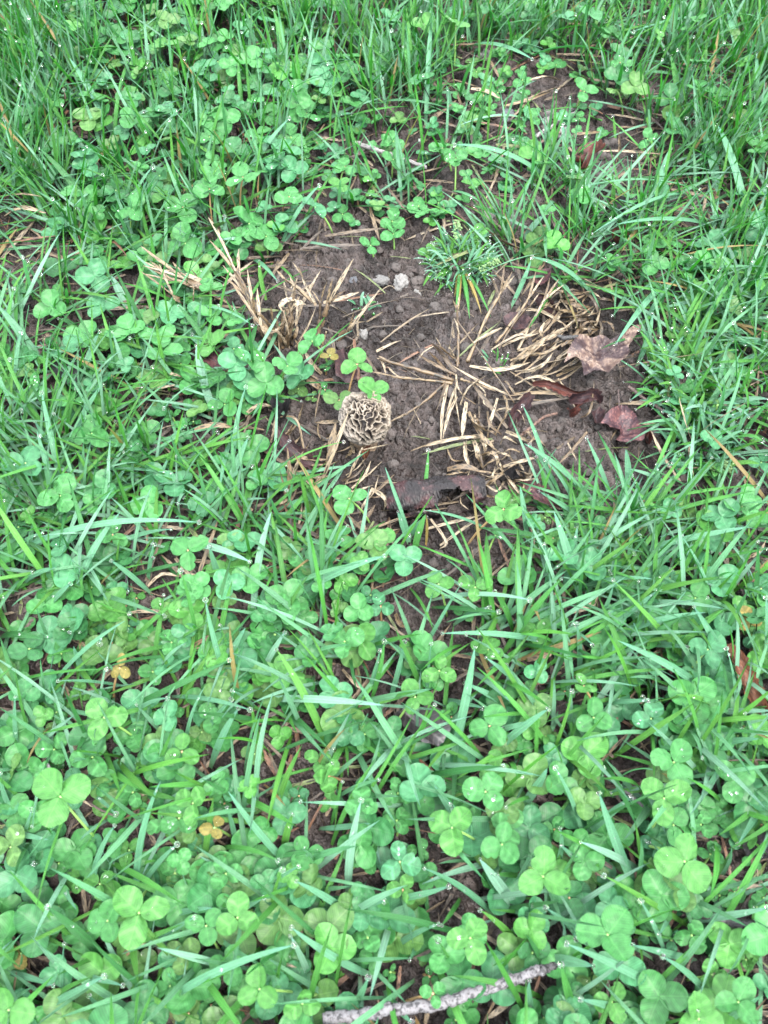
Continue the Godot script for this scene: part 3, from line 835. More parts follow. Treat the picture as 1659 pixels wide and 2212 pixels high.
func make_straw():
	frame(22)
	var t := thing("dead_grass_clump", spot(870, 920), "dead grass", "upright dry straw clump with broken tops beyond and left of the morel")
	mark("the upright straw clump", t.position)
	thick = 1.35
	stalk(t, [[820, 850, 0.0], [690, 600, 0.014], [560, 350, 0.034]], 42, 1, true, 2)
	stalk(t, [[560, 370, 0.034], [480, 200, 0.036], [370, -10, 0.040]], 17, 2)
	stalk(t, [[760, 840, 0.0], [680, 620, 0.018], [545, 330, 0.034]], 20, 0)
	stalk(t, [[860, 900, 0.0], [740, 700, 0.014], [620, 500, 0.024]], 36, 0, true, 3)
	stalk(t, [[800, 880, 0.0], [740, 770, 0.01], [690, 650, 0.018]], 42, 0, false, 2)
	stalk(t, [[905, 940, 0.0], [880, 820, 0.014], [935, 680, 0.026]], 34, 1, true, 3)
	stalk(t, [[935, 930, 0.0], [955, 780, 0.018], [965, 640, 0.030]], 38, 1, false, 3)
	stalk(t, [[960, 660, 0.030], [1010, 600, 0.036], [1065, 610, 0.030]], 34, 2)
	stalk(t, [[930, 680, 0.028], [900, 620, 0.034], [960, 590, 0.036], [1030, 600, 0.034]], 44, 2)
	stalk(t, [[915, 900, 0.0], [905, 780, 0.014], [900, 660, 0.026]], 26, 0)
	stalk(t, [[840, 920, 0.0], [790, 830, 0.012], [730, 740, 0.02]], 42, 2, false, 2)
	stalk(t, [[780, 810, 0.014], [870, 790, 0.018], [935, 690, 0.024]], 26, 0)
	stalk(t, [[1130, 860, 0.0], [1180, 740, 0.012], [1225, 590, 0.028]], 46, 1, true, 3)
	stalk(t, [[1145, 800, 0.004], [1165, 700, 0.014], [1165, 580, 0.026]], 30, 3, true, 2)
	stalk(t, [[1130, 620, 0.022], [1020, 520, 0.026], [905, 425, 0.03]], 34, 0, false, 1)
	stalk(t, [[960, 490, 0.03], [975, 460, 0.032], [940, 390, 0.036]], 12, 2)
	stalk(t, [[1130, 590, 0.024], [1085, 500, 0.03], [1030, 380, 0.036]], 20, 2, false, 2)
	stalk(t, [[1090, 490, 0.03], [1130, 430, 0.034], [1172, 362, 0.038]], 13, 2)
	stalk(t, [[990, 912, 0.004], [1060, 790, 0.018], [1140, 615, 0.03]], 13, 2)
	stalk(t, [[1190, 600, 0.026], [1320, 570, 0.022], [1445, 520, 0.018]], 26, 2)
	stalk(t, [[1190, 590, 0.026], [1290, 640, 0.02], [1400, 712, 0.008]], 11, 2)
	stalk(t, [[1300, 890, 0.0], [1340, 840, 0.006], [1385, 785, 0.012]], 52, 1, false, 2)
	stalk(t, [[1350, 830, 0.010], [1400, 750, 0.02], [1520, 730, 0.012]], 22, 0)
	stalk(t, [[1150, 1025, 0.0], [1180, 910, 0.012], [1212, 800, 0.022]], 22, 0, true)
	stalk(t, [[1055, 1010, 0.0], [1020, 940, 0.004], [985, 860, 0.010]], 32, 0)
	stalk(t, [[1175, 1105, 0.0], [1110, 1030, 0.008], [1055, 930, 0.010]], 27, 2)
	stalk(t, [[1170, 1210, 0.0], [1100, 1140, 0.006], [1030, 1060, 0.004]], 44, 0, false, 1)
	for i in 16:
		var bx := rng.randf_range(760, 980)
		var by := rng.randf_range(820, 950)
		var l := rng.randf_range(100, 230)
		var an := rng.randf_range(-0.75, 0.45)
		stalk(t, [[bx, by, 0.0], [bx + sin(an) * l * 0.4, by - cos(an) * l * 0.5, 0.010], [bx + sin(an) * l, by - cos(an) * l, rng.randf_range(0.012, 0.026)]], rng.randf_range(14, 34), [0, 1, 2, 3][i % 4], i % 3 == 0, i % 3)
	thick = 1.0
	t = thing("dead_grass_clump", spot(480, 600), "dead grass", "flattened flaky straw sheath lying in clover left of the upright clump")
	mark("the flaky straw sheath", t.position)
	for r in [[500, 600, 40, 400, 46, 0], [485, 585, 150, 400, 60, 1], [400, 500, 170, 385, 46, 2], [420, 560, 0, 350, 34, 2], [470, 590, 100, 430, 40, 0], [330, 480, 250, 360, 14, 3], [262, 630, 266, 500, 13, 2], [205, 640, 110, 535, 42, 0], [160, 500, 270, 480, 20, 2]]:
		stalk(t, [[r[0], r[1], 0.006], [(r[0] + r[2]) * 0.5, (r[1] + r[3]) * 0.5 - 6, 0.020], [r[2], r[3], 0.026]], r[4], r[5], false, 2)
	frame(23)
	t = thing("dead_grass_clump", spot(570, 735), "dead grass", "star-shaped dead grass stub spreading on bare soil right of the morel")
	mark("the star-shaped straw stub", t.position)
	for r in [[555, 745, 300, 670, 20, 590, 42, 1, 1], [545, 765, 330, 740, 105, 718, 32, 0, 1], [560, 705, 430, 640, 300, 560, 24, 1, 0], [578, 650, 585, 440, 572, 205, 30, 1, 1], [565, 690, 480, 590, 390, 480, 42, 3, 0], [590, 625, 520, 560, 450, 500, 26, 1, 1], [562, 590, 540, 550, 520, 512, 24, 2, 1],
			[525, 738, 350, 890, 200, 995, 30, 1, 1], [510, 755, 470, 980, 465, 1180, 26, 2, 0], [570, 780, 545, 850, 490, 1010, 18, 2, 0], [600, 735, 660, 755, 725, 772, 32, 0, 1], [575, 750, 560, 850, 600, 1100, 15, 2, 0], [520, 700, 440, 610, 370, 540, 22, 1, 0]]:
		var up := 0.005 if r[3] > 730 else 0.010
		stalk(t, [[r[0], r[1], 0.002], [r[2], r[3], up], [r[4], r[5], up + (0.016 if r[5] < 560 else 0.004)]], r[6], r[7], r[8] == 1, 2 if r[8] == 1 else 0)
	stalk(t, [[215, 985, 0.006], [160, 1015, 0.005], [108, 1035, 0.003]], 16, 1, true)
	stalk(t, [[265, 950, 0.006], [285, 990, 0.004], [318, 1060, 0.002]], 12, 2, true)
	stalk(t, [[30, 600, 0.012], [55, 650, 0.010], [65, 715, 0.006]], 16, 2)
	stalk(t, [[420, 500, 0.016], [350, 540, 0.014], [295, 605, 0.010]], 20, 2)
	t = thing("dead_grass_clump", spot(800, 560), "dead grass", "bundle of leaning straw stalks with frayed tops beyond the tan leaf")
	mark("the leaning straw bundle", t.position)
	for r in [[650, 612, 790, 290, 915, 75, 40, 0, 1, 4], [850, 480, 985, 310, 1120, 110, 36, 0, 1, 4], [1010, 530, 1110, 330, 1225, 130, 36, 2, 1, 4], [900, 505, 1010, 450, 1165, 410, 22, 2, 0, 0], [960, 640, 1080, 520, 1270, 400, 32, 0, 0, 2], [1050, 570, 1200, 450, 1370, 365, 30, 2, 0, 2], [665, 645, 880, 670, 1100, 615, 32, 2, 0, 1],
			[940, 850, 1200, 830, 1450, 855, 28, 0, 0, 1], [990, 780, 1150, 720, 1310, 775, 26, 2, 0, 0], [1010, 245, 1180, 250, 1375, 365, 24, 2, 0, 1], [820, 530, 990, 430, 1080, 420, 24, 2, 0, 0], [880, 520, 1000, 330, 1130, 180, 24, 1, 0, 2], [1010, 260, 1150, 230, 1290, 205, 18, 2, 0, 1], [700, 480, 800, 420, 900, 370, 16, 2, 0, 0]]:
		stalk(t, [[r[0], r[1], 0.002], [r[2], r[3], 0.010], [r[4], r[5], 0.022 if r[5] < 300 else 0.010]], r[6], r[7], r[8] == 1, r[9])
	for i in 34:
		var bx := rng.randf_range(950, 1330)
		var by := rng.randf_range(430, 780)
		var l := rng.randf_range(160, 340)
		var an := rng.randf_range(0.05, 0.75)
		stalk(t, [[bx, by, rng.randf_range(0.001, 0.008)], [bx + cos(an) * l * 0.5, by - sin(an) * l * 0.5, rng.randf_range(0.004, 0.012)], [bx + cos(an + 0.1) * l, by - sin(an + 0.2) * l, rng.randf_range(0.002, 0.012)]], rng.randf_range(14, 32), [0, 2, 2, 1, 0][i % 5], false, 1 if i % 3 == 0 else 0)
	t = thing("dead_grass_clump", spot(1450, 260), "dead grass", "tangle of curled tan straw in front of the green grass beyond the tan leaf")
	mark("the curled straw tangle", t.position)
	for i in 40:
		var bx := rng.randf_range(1230, 1640)
		var by := rng.randf_range(90, 400)
		var l := rng.randf_range(110, 260)
		var an := rng.randf() * TAU
		var c := rng.randf_range(-0.9, 0.9)
		stalk(t, [[bx, by, rng.randf_range(0.001, 0.006)], [bx + cos(an) * l * 0.5, by - sin(an) * l * 0.4, rng.randf_range(0.006, 0.018)], [bx + cos(an + c) * l, by - sin(an + c) * l * 0.8, rng.randf_range(0.001, 0.008)]], rng.randf_range(14, 32), [0, 2, 1, 0, 3][i % 5])
	frame(24)
	t = thing("dead_grass_clump", spot(860, 560), "dead grass", "heap of curled pale straw beyond the rolled dark leaf")
	mark("the curled pale straw heap", t.position)
	for r in [[705, 190, 640, 330, 605, 490, 26, 2], [775, 225, 760, 350, 745, 490, 36, 2], [785, 300, 830, 390, 940, 445, 42, 0], [880, 465, 640, 500, 440, 550, 28, 2], [890, 480, 780, 480, 675, 495, 26, 2], [830, 400, 900, 500, 1000, 585, 46, 0], [770, 510, 775, 600, 800, 695, 34, 2], [820, 500, 850, 570, 862, 645, 40, 2], [870, 500, 905, 530, 912, 590, 30, 2], [640, 712, 760, 690, 905, 735, 48, 1], [600, 770, 690, 745, 790, 735, 22, 0], [900, 700, 970, 650, 1045, 640, 30, 0],
			[1040, 690, 1170, 650, 1300, 620, 28, 2], [1325, 775, 1200, 735, 1080, 695, 18, 0], [1000, 600, 1050, 600, 1105, 632, 20, 2], [920, 840, 990, 770, 1075, 720, 30, 0], [1100, 790, 1210, 790, 1330, 775, 20, 2], [1180, 930, 1220, 870, 1285, 815, 20, 2], [880, 830, 920, 880, 965, 910, 26, 0], [1060, 440, 1150, 470, 1220, 510, 30, 2], [800, 620, 850, 590, 890, 620, 44, 2], [880, 620, 960, 600, 1010, 660, 40, 0], [950, 590, 990, 620, 1000, 690, 26, 2], [1020, 700, 1120, 830, 1190, 920, 22, 2], [740, 250, 800, 130, 920, 40, 26, 2], [700, 30, 710, 130, 780, 210, 20, 2], [1000, 200, 960, 330, 930, 440, 24, 2], [1040, 180, 1060, 270, 1030, 380, 28, 0], [910, 170, 900, 240, 960, 280, 18, 2], [1200, 640, 1100, 690, 1000, 760, 30, 0]]:
		stalk(t, [[r[0], r[1], 0.004], [r[2], r[3], 0.012], [r[4], r[5], 0.006]], r[6], r[7], false, 1 if int(r[0]) % 4 == 0 else 0)
	for i in 44:
		var bx := rng.randf_range(700, 1250)
		var by := rng.randf_range(260, 860) 
		if bx > 1080 and by < 430: by += 200
		var l := rng.randf_range(70, 220)
		var an := rng.randf() * TAU
		var c := rng.randf_range(-1.2, 1.2)
		stalk(t, [[bx, by, 0.002], [bx + cos(an) * l * 0.5, by - sin(an) * l * 0.5, rng.randf_range(0.004, 0.014)], [bx + cos(an + c) * l, by - sin(an + c) * l, 0.003]], rng.randf_range(10, 26), [0, 2, 2, 1, 3][i % 5])
	frame(28)
	t = thing("dead_grass_clump", spot(760, 640), "dead grass", "flat tangle of tan straw in front of and left of the morel")
	mark("the flat straw tangle", t.position)
	for i in 52:
		var bx := rng.randf_range(380, 1180)
		var by := rng.randf_range(430, 1120) if i % 3 else rng.randf_range(100, 480)
		if i % 3 == 0: bx = rng.randf_range(380, 820)
		var l := rng.randf_range(110, 330)
		var an := rng.randf_range(-0.4, 1.6) if i % 4 else rng.randf() * TAU
		stalk(t, [[bx, by, 0.002], [bx + cos(an) * l * 0.5, by - sin(an) * l * 0.5, rng.randf_range(0.003, 0.012)], [bx + cos(an + 0.2) * l, by - sin(an + 0.2) * l, rng.randf_range(0.002, 0.008)]], rng.randf_range(12, 34), [0, 2, 1, 0, 3, 2][i % 6])
	# loose straws
	frame(24)
	for r in [[1640, 440, 1540, 560, 1410, 700, 22, 1], [1430, 60, 1520, 190, 1565, 300, 16, 2], [590, 1255, 750, 1140, 905, 1040, 24, 2], [495, 1135, 680, 1085, 880, 1035, 26, 2], [150, 1120, 380, 1040, 640, 985, 30, 0], [780, 800, 500, 800, 110, 805, 10, 2], [1500, 520, 1530, 580, 1565, 645, 13, 2], [1240, 70, 1400, 170, 1480, 200, 22, 2], [640, 905, 660, 930, 700, 955, 8, 2], [740, 880, 740, 950, 800, 1000, 10, 2]]:
		stalk(null, [[r[0], r[1], 0.006], [r[2], r[3], 0.008], [r[4], r[5], 0.007]], r[6], r[7])
	frame(23)
	stalk(null, [[985, 905, 0.004], [780, 600, 0.016], [578, 320, 0.030]], 18, 1, true)
	stalk(null, [[590, 420, 0.020], [572, 370, 0.024], [556, 300, 0.028]], 22, 2)
	stalk(null, [[945, 850, 0.006], [740, 760, 0.010], [540, 640, 0.010]], 22, 2)
	stalk(null, [[0, 540, 0.004], [90, 495, 0.006], [190, 455, 0.005]], 28, 2)
	stalk(null, [[130, 90, 0.003], [90, 70, 0.003], [0, 125, 0.003]], 9, 2)
	stalk(null, [[690, 480, 0.008], [780, 420, 0.010], [895, 365, 0.012]], 16, 2)
	frame(25)
	stalk(null, [[1280, 890, 0.012], [1430, 770, 0.030], [1670, 630, 0.045]], 20, 2)
	stalk(null, [[1280, 890, 0.012], [1240, 990, 0.006], [1300, 1260, 0.010]], 18, 2)
	stalk(null, [[1265, 910, 0.010], [1215, 760, 0.024], [1175, 600, 0.034]], 20, 2)
	stalk(null, [[1180, 1200, 0.006], [1060, 1020, 0.010], [970, 830, 0.014]], 26, 2)
	stalk(null, [[750, 380, 0.010], [1060, 330, 0.016], [1360, 280, 0.022]], 13, 1)
	stalk(null, [[870, 790, 0.006], [950, 793, 0.007], [1040, 788, 0.006]], 20, 0)
	stalk(null, [[470, 745, 0.004], [540, 690, 0.014], [570, 480, 0.018]], 20, 1)
	frame(28)
	stalk(null, [[725, 560, 0.002], [820, 300, 0.024], [918, 25, 0.042]], 34, 2)
	stalk(null, [[770, 450, 0.002], [800, 270, 0.012], [830, 110, 0.022]], 56, 0)
	stalk(null, [[905, 530, 0.002], [960, 410, 0.012], [1022, 285, 0.022]], 34, 2, true)
	stalk(null, [[1028, 300, 0.022], [1110, 280, 0.026], [1212, 258, 0.030]], 10, 2)
	stalk(null, [[480, 720, 0.0], [500, 520, 0.016], [482, 290, 0.034]], 36, 0)
	stalk(null, [[505, 705, 0.0], [545, 480, 0.016], [600, 310, 0.030]], 42, 2)
	stalk(null, [[455, 720, 0.0], [470, 600, 0.010], [430, 440, 0.02]], 30, 0)
	stalk(null, [[600, 290, 0.012], [540, 80, 0.020], [380, 75, 0.010]], 20, 0)
	stalk(null, [[520, 700, 0.004], [630, 590, 0.010], [755, 460, 0.012]], 28, 0)
	stalk(null, [[860, 820, 0.0], [820, 700, 0.012], [740, 560, 0.026]], 46, 1)
	stalk(null, [[740, 640, 0.016], [700, 590, 0.018], [560, 480, 0.010]], 20, 2)
	stalk(null, [[1080, 580, 0.008], [1190, 650, 0.012], [1170, 740, 0.004]], 36, 2)
	stalk(null, [[1090, 590, 0.010], [1040, 690, 0.012], [990, 790, 0.004]], 26, 2)
	stalk(null, [[900, 1080, 0.002], [1010, 960, 0.008], [1130, 830, 0.010]], 60, 3)
	stalk(null, [[960, 1110, 0.010], [1200, 1070, 0.014], [1560, 1040, 0.010]], 36, 0)
	stalk(null, [[370, 250, 0.004], [385, 160, 0.010], [395, 70, 0.012]], 20, 2)
	stalk(null, [[900, 360, 0.002], [930, 330, 0.010], [950, 290, 0.016]], 28, 0)
	stalk(null, [[350, 940, 0.006], [440, 970, 0.010], [590, 1010, 0.006]], 16, 4)
	stalk(null, [[340, 870, 0.006], [450, 920, 0.010], [580, 990, 0.006]], 14, 4)
	stalk(null, [[330, 950, 0.004], [420, 1040, 0.008], [520, 1110, 0.004]], 26, 4)
	frame(2)
	stalk(null, [[520, 460, 0.006], [600, 440, 0.010], [720, 395, 0.010]], 22, 0)
	stalk(null, [[640, 420, 0.008], [730, 385, 0.012], [830, 365, 0.006]], 22, 0)
	stalk(null, [[610, 360, 0.006], [690, 335, 0.014], [770, 350, 0.006]], 18, 2)
	stalk(null, [[375, 385, 0.010], [440, 395, 0.010], [500, 425, 0.006]], 18, 2)
	stalk(null, [[1000, 740, 0.006], [1020, 650, 0.020], [1015, 570, 0.030]], 12, 0)
	stalk(null, [[940, 655, 0.008], [1050, 655, 0.012], [1200, 665, 0.010]], 12, 2)
	stalk(null, [[820, 580, 0.010], [880, 575, 0.012], [940, 570, 0.008]], 14, 0)
	stalk(null, [[1040, 600, 0.006], [1120, 650, 0.012], [1180, 690, 0.006]], 16, 2)
	stalk(null, [[600, 1085, 0.004], [500, 1040, 0.012], [440, 990, 0.018]], 24, 1)
	stalk(null, [[1280, 160, 0.0], [1320, 150, 0.03], [1330, 140, 0.04]], 12, 3)
	frame(5)
	for r in [[810, 600, 900, 540, 1040, 500, 22, 0], [780, 610, 900, 580, 1010, 560, 16, 2], [300, 550, 370, 580, 440, 640, 22, 2], [640, 320, 700, 270, 780, 280, 16, 2], [560, 440, 650, 430, 760, 440, 20, 2], [1400, 280, 1500, 230, 1640, 200, 24, 0], [1480, 680, 1530, 740, 1570, 775, 16, 2], [760, 200, 830, 280, 890, 260, 22, 2], [880, 480, 960, 450, 1030, 440, 14, 1], [640, 20, 640, 80, 632, 150, 14, 0]]:
		stalk(null, [[r[0], r[1], 0.006], [r[2], r[3], 0.012], [r[4], r[5], 0.008]], r[6], r[7])
	frame(6)
	for r in [[0, 580, 150, 640, 290, 740, 30, 2], [50, 440, 70, 480, 110, 500, 26, 0], [1180, 580, 1190, 660, 1160, 740, 30, 0], [1280, 840, 1300, 900, 1330, 980, 18, 2], [940, 290, 900, 400, 800, 440, 24, 2], [620, 640, 690, 620, 740, 590, 30, 0], [200, 30, 270, 130, 240, 160, 14, 2], [600, 30, 640, 90, 650, 170, 16, 2], [1570, 200, 1620, 170, 1650, 120, 18, 2]]:
		stalk(null, [[r[0], r[1], 0.006], [r[2], r[3], 0.012], [r[4], r[5], 0.010]], r[6], r[7])
	frame(7)
	for r in [[500, 840, 560, 790, 700, 690, 26, 0], [240, 150, 330, 130, 400, 170, 12, 2], [1180, 810, 1240, 850, 1280, 860, 12, 2], [55, 1000, 65, 920, 70, 880, 10, 0]]:
		stalk(null, [[r[0], r[1], 0.006], [r[2], r[3], 0.016], [r[4], r[5], 0.016]], r[6], r[7])
	frame(1)
	for r in [[990, 1100, 940, 1000, 900, 940, 14, 2], [280, 820, 260, 740, 240, 680, 16, 0], [290, 470, 280, 420, 272, 370, 10, 3], [0, 850, 90, 840, 180, 850, 16, 2], [20, 940, 100, 900, 200, 920, 20, 2], [460, 1060, 500, 1050, 550, 1105, 12, 4], [0, 1060, 120, 1040, 250, 1020, 16, 4]]:
		stalk(null, [[r[0], r[1], 0.008], [r[2], r[3], 0.020], [r[4], r[5], 0.025]], r[6], r[7])
	frame(3)
	for r in [[640, 780, 700, 750, 770, 725, 14, 2], [540, 570, 640, 575, 720, 585, 20, 2], [640, 580, 720, 570, 780, 555, 16, 2], [610, 350, 650, 390, 690, 440, 14, 0], [700, 490, 740, 510, 790, 525, 14, 2], [580, 690, 620, 630, 640, 545, 10, 0], [840, 750, 920, 730, 1010, 740, 26, 0], [1060, 690, 1120, 650, 1200, 660, 26, 2]]:
		stalk(null, [[r[0], r[1], 0.008], [r[2], r[3], 0.014], [r[4], r[5], 0.010]], r[6], r[7])

# ---------------------------------------------------------------- grass
func blade_line(base: Vector3, tip: Vector3, arch: float, bow: float) -> PackedVector3Array:
	var l := (tip - base).length()
	var side := (tip - base).cross(Vector3.UP).normalized()
	return bezier(base, base.lerp(tip, 0.45) + Vector3.UP * l * arch + side * l * bow, tip, 12)

func drop_at(p: Vector3, r: float, flat := 1.0):
	drops.append([p, r, flat])

func blade_mesh(line: PackedVector3Array, w: float, from: Vector3) -> ArrayMesh:
	return ribbon(line, w, leaf_profile, rng.randf_range(0.05, 0.4), rng.randf_range(-0.7, 0.7), rng.randf_range(-0.35, 0.35), from, 2)

# base x, y; tip x, y; width; tone: 0 fresh, 1 dewy, 2 dark, 3 bright, 4 yellow, 5 palest
func b(x0: float, y0: float, x1: float, y1: float, w: float, hue := 1, h := -1.0):
	var base := spot(x0, y0, 0.0)
	var far := Vector2((x1 - x0) * os, (y1 - y0) * os).length()
	var up: float = h if h >= 0.0 else clampf(far * 0.00011 + 0.008, 0.010, 0.042) + (0.011 if oy + y1 * os > 1150.0 else 0.0)
	var tip := spot(x1, y1, up)
	var g := grain(tip)
	var line := blade_line(base, tip, rng.randf_range(0.10, 0.26), rng.randf_range(-0.07, 0.07))
	var o := whole("grass_leaf", blade_mesh(line, w * 1.12 * g, base), m.blade[hue], base, "grass", "", "grass blades in the lawn")
	var d := tip - base
	var lean := "leaning left" if d.x < -absf(d.z) * 0.6 else "leaning right" if d.x > absf(d.z) * 0.6 else "leaning away" if d.z < 0 else "leaning forward"
	describe(o, ("broad " if w * g > 0.0055 else "thin " if w * g < 0.003 else "") + ["fresh", "dewy", "dark", "bright", "yellowed", "pale"][hue] + " grass blade " + lean, (base + tip) * 0.5)
	if hue != 4 and rng.randf() < 0.8: drop_at(tip, rng.randf_range(0.0008, 0.0016))
	if rng.randf() < 0.5: drop_at(line[rng.randi_range(5, 11)] + Vector3.UP * 0.0008, rng.randf_range(0.0004, 0.0008), 0.8)

func tuft(x: float, y: float, rx: float, ry: float, n: int, w: float, label: String, lo := 0.5, spread := TAU, first := 0.0, hues := [0, 1, 1, 3, 5, 5]) -> Node3D:
	var c := spot(x, y)
	var t := thing("grass_tuft", c, "grass", label)
	var g := grain(c)
	for k in n:
		var an := first + spread * (k + rng.randf()) / n
		var l := rng.randf_range(lo, 1.0)
		var root := sqrt(rng.randf()) * 0.62
		var side := rng.randf() * TAU
		var base := c + Vector3(cos(side) * rx, 0, -sin(side) * ry) * root * g
		base.y = rise(base.x, base.z)
		an = lerp_angle(an, side, 0.45) + rng.randfn() * 0.5
		var go := Vector3(cos(an) * rx, 0, -sin(an) * ry) * g * l * (0.75 - root * 0.25)
		var tip := base + go
		tip.y = rise(tip.x, tip.z) + go.length() * (rng.randf_range(0.05, 0.5) if rng.randf() < 0.6 else rng.randf_range(0.5, 1.1)) + 0.003
		var line := blade_line(base, tip, rng.randf_range(0.15, 0.5), rng.randf_range(-0.16, 0.16))
		part("blade", blade_mesh(line, w * g * rng.randf_range(0.6, 1.25), c), m.blade[hues[rng.randi() % hues.size()]], t)
		if rng.randf() < 0.55: drop_at(tip, rng.randf_range(0.0005, 0.0010))
		if rng.randf() < 0.35: drop_at(line[rng.randi_range(5, 11)] + Vector3.UP * 0.0006, rng.randf_range(0.0003, 0.0006), 0.8)
	return t

func weed(x: float, y: float, r: float, n: int, label: String):
	var c := spot(x, y, 0.008)
	var g := grain(c)
	var base := on_ground(c.x, c.z)
	var t := thing("small_weed", base, "weed", label)
	part("stem", tube(bezier(Vector3.ZERO, Vector3(0.001, 0.006, 0), Vector3(0, 0.014, 0), 4), func(k: float) -> float: return 0.0007, 5), m.stem, t)
	for k in n:
		var an := TAU * k * 0.381 + 0.3
		var l: float = r * g * (0.55 + 0.45 * (1.0 - float(k) / n))
		var dir := Vector3(cos(an), rng.randf_range(0.1, 0.5), -sin(an)).normalized()
		var path := bezier(Vector3(0, 0.005 + 0.011 * k / n, 0), Vector3(0, 0.007 + 0.011 * k / n, 0) + dir * l * 0.5, Vector3(0, 0.005 + 0.011 * k / n, 0) + dir * l, 10)
		part("leaf", ribbon(path, l * 0.75, func(q: float) -> float: return pow(sin(PI * clampf(q * 0.95 + 0.04, 0, 1)), 0.6) * (0.86 + 0.14 * cos(q * 34.0)), 0.3, 0.0, 0.0, Vector3.ZERO, 4), m.clover[[4, 0, 1][k % 3]][2], t)

func seed_head(holder: Node3D, x: float, y: float, x1: float, y1: float, h0: float, h1: float, w: float):
	var a := spot(x, y, h0)
	var e := spot(x1, y1, h1)
	var st := SurfaceTool.new(); st.begin(Mesh.PRIMITIVE_TRIANGLES)
	var grain_mesh := lump(9, 0.15, 5)
	var g := grain(a)
	for k in 46:
		var t := rng.randf()
		var p := a.lerp(e, t) + Vector3(rng.randfn(), rng.randfn(), rng.randfn()) * w * g * 0.35 * sin(PI * (0.15 + t * 0.8))
		st.append_from(grain_mesh, 0, Transform3D(Basis.from_euler(Vector3(rng.randf() * 3, rng.randf() * 3, rng.randf() * 3)) * Basis.from_scale(Vector3(0.0005, 0.0013, 0.0005)), p - holder.position))
	part("seed_head", st.commit(), m.seed, holder)

func make_tufts():
	frame(0)
	var t := tuft(994, 575, 92, 95, 210, 5.5, "small dewy grass tuft with dense short blades beyond the morel", 0.35, TAU, 0.0, [3, 1, 5, 3, 1])
	mark("the small dewy grass tuft", t.position)
	seed_head(t, 1035, 585, 1078, 562, 0.016, 0.020, 16)
	seed_head(t, 985, 515, 990, 480, 0.020, 0.024, 20)
	for k in 9: part("blade", blade_mesh(blade_line(t.position, spot(rng.randf_range(955, 1065), rng.randf_range(640, 690), 0.003), 0.2, 0.0), 0.0022, t.position), m.blade[4 if k % 2 else 0], t)
	t = tuft(1485, 840, 140, 150, 165, 9.5, "large green grass tuft with arching blades right of the tan maple leaf", 0.35, TAU, 0.0, [0, 3, 1, 3, 5, 1])
	mark("the large right grass tuft", t.position)
	t = tuft(1505, 975, 130, 105, 100, 9.5, "dense dewy grass tuft in front of the large right tuft", 0.35, TAU, 0.0, [1, 3, 0, 1, 5])
	mark("the dense right grass tuft", t.position)
	seed_head(t, 1563, 1000, 1580, 1022, 0.012, 0.010, 20)
	tuft(1520, 720, 95, 120, 60, 9, "upright grass tuft beyond the large right tuft", 0.4, 2.6, 0.3, [0, 3, 1])
	frame(22)
	tuft(1480, 650, 130, 120, 14, 20, "tiny pale grass seedling tuft on soil in front of the oblong stone", 0.6, TAU, 0.0, [1, 5, 0])
	frame(23)
	tuft(850, 640, 130, 150, 11, 16, "sparse young grass shoots among straw right of the star-shaped stub", 0.6, 3.3, 0.0, [0, 1, 3])
	frame(25)
	weed(1400, 520, 95, 11, "pale lobed weed in the large right grass tuft")
	weed(1225, 690, 55, 7, "small round-leaved weed below the pale lobed weed")
	weed(1430, 690, 60, 7, "small green weed between the two right grass tufts")
	weed(1590, 730, 85, 9, "yellow-green weed at the right edge beside the dense tuft")
	weed(1405, 1150, 110, 11, "bright lobed weed in front of the dense right grass tuft")
	weed(1340, 350, 60, 9, "pale upright weed tip at the far side of the right tuft")
	frame(7)
	weed(620, 170, 60, 6, "small toothed weed between clovers near the left")
	frame(6)
	weed(690, 985, 75, 8, "dark crinkled weed below the clovers at right of centre")
	frame(3)
	weed(505, 805, 60, 6, "greyish weed left of the broad upright dewy blade")

# ---------------------------------------------------------------- clover
func leaf_basis(dir: Vector3, length: float, up: Vector3, wide: float) -> Basis:
	var z := dir.normalized()
	var x := up.cross(z).normalized()
	var y := z.cross(x)
	return Basis(x * length * wide, y * length, z * length)

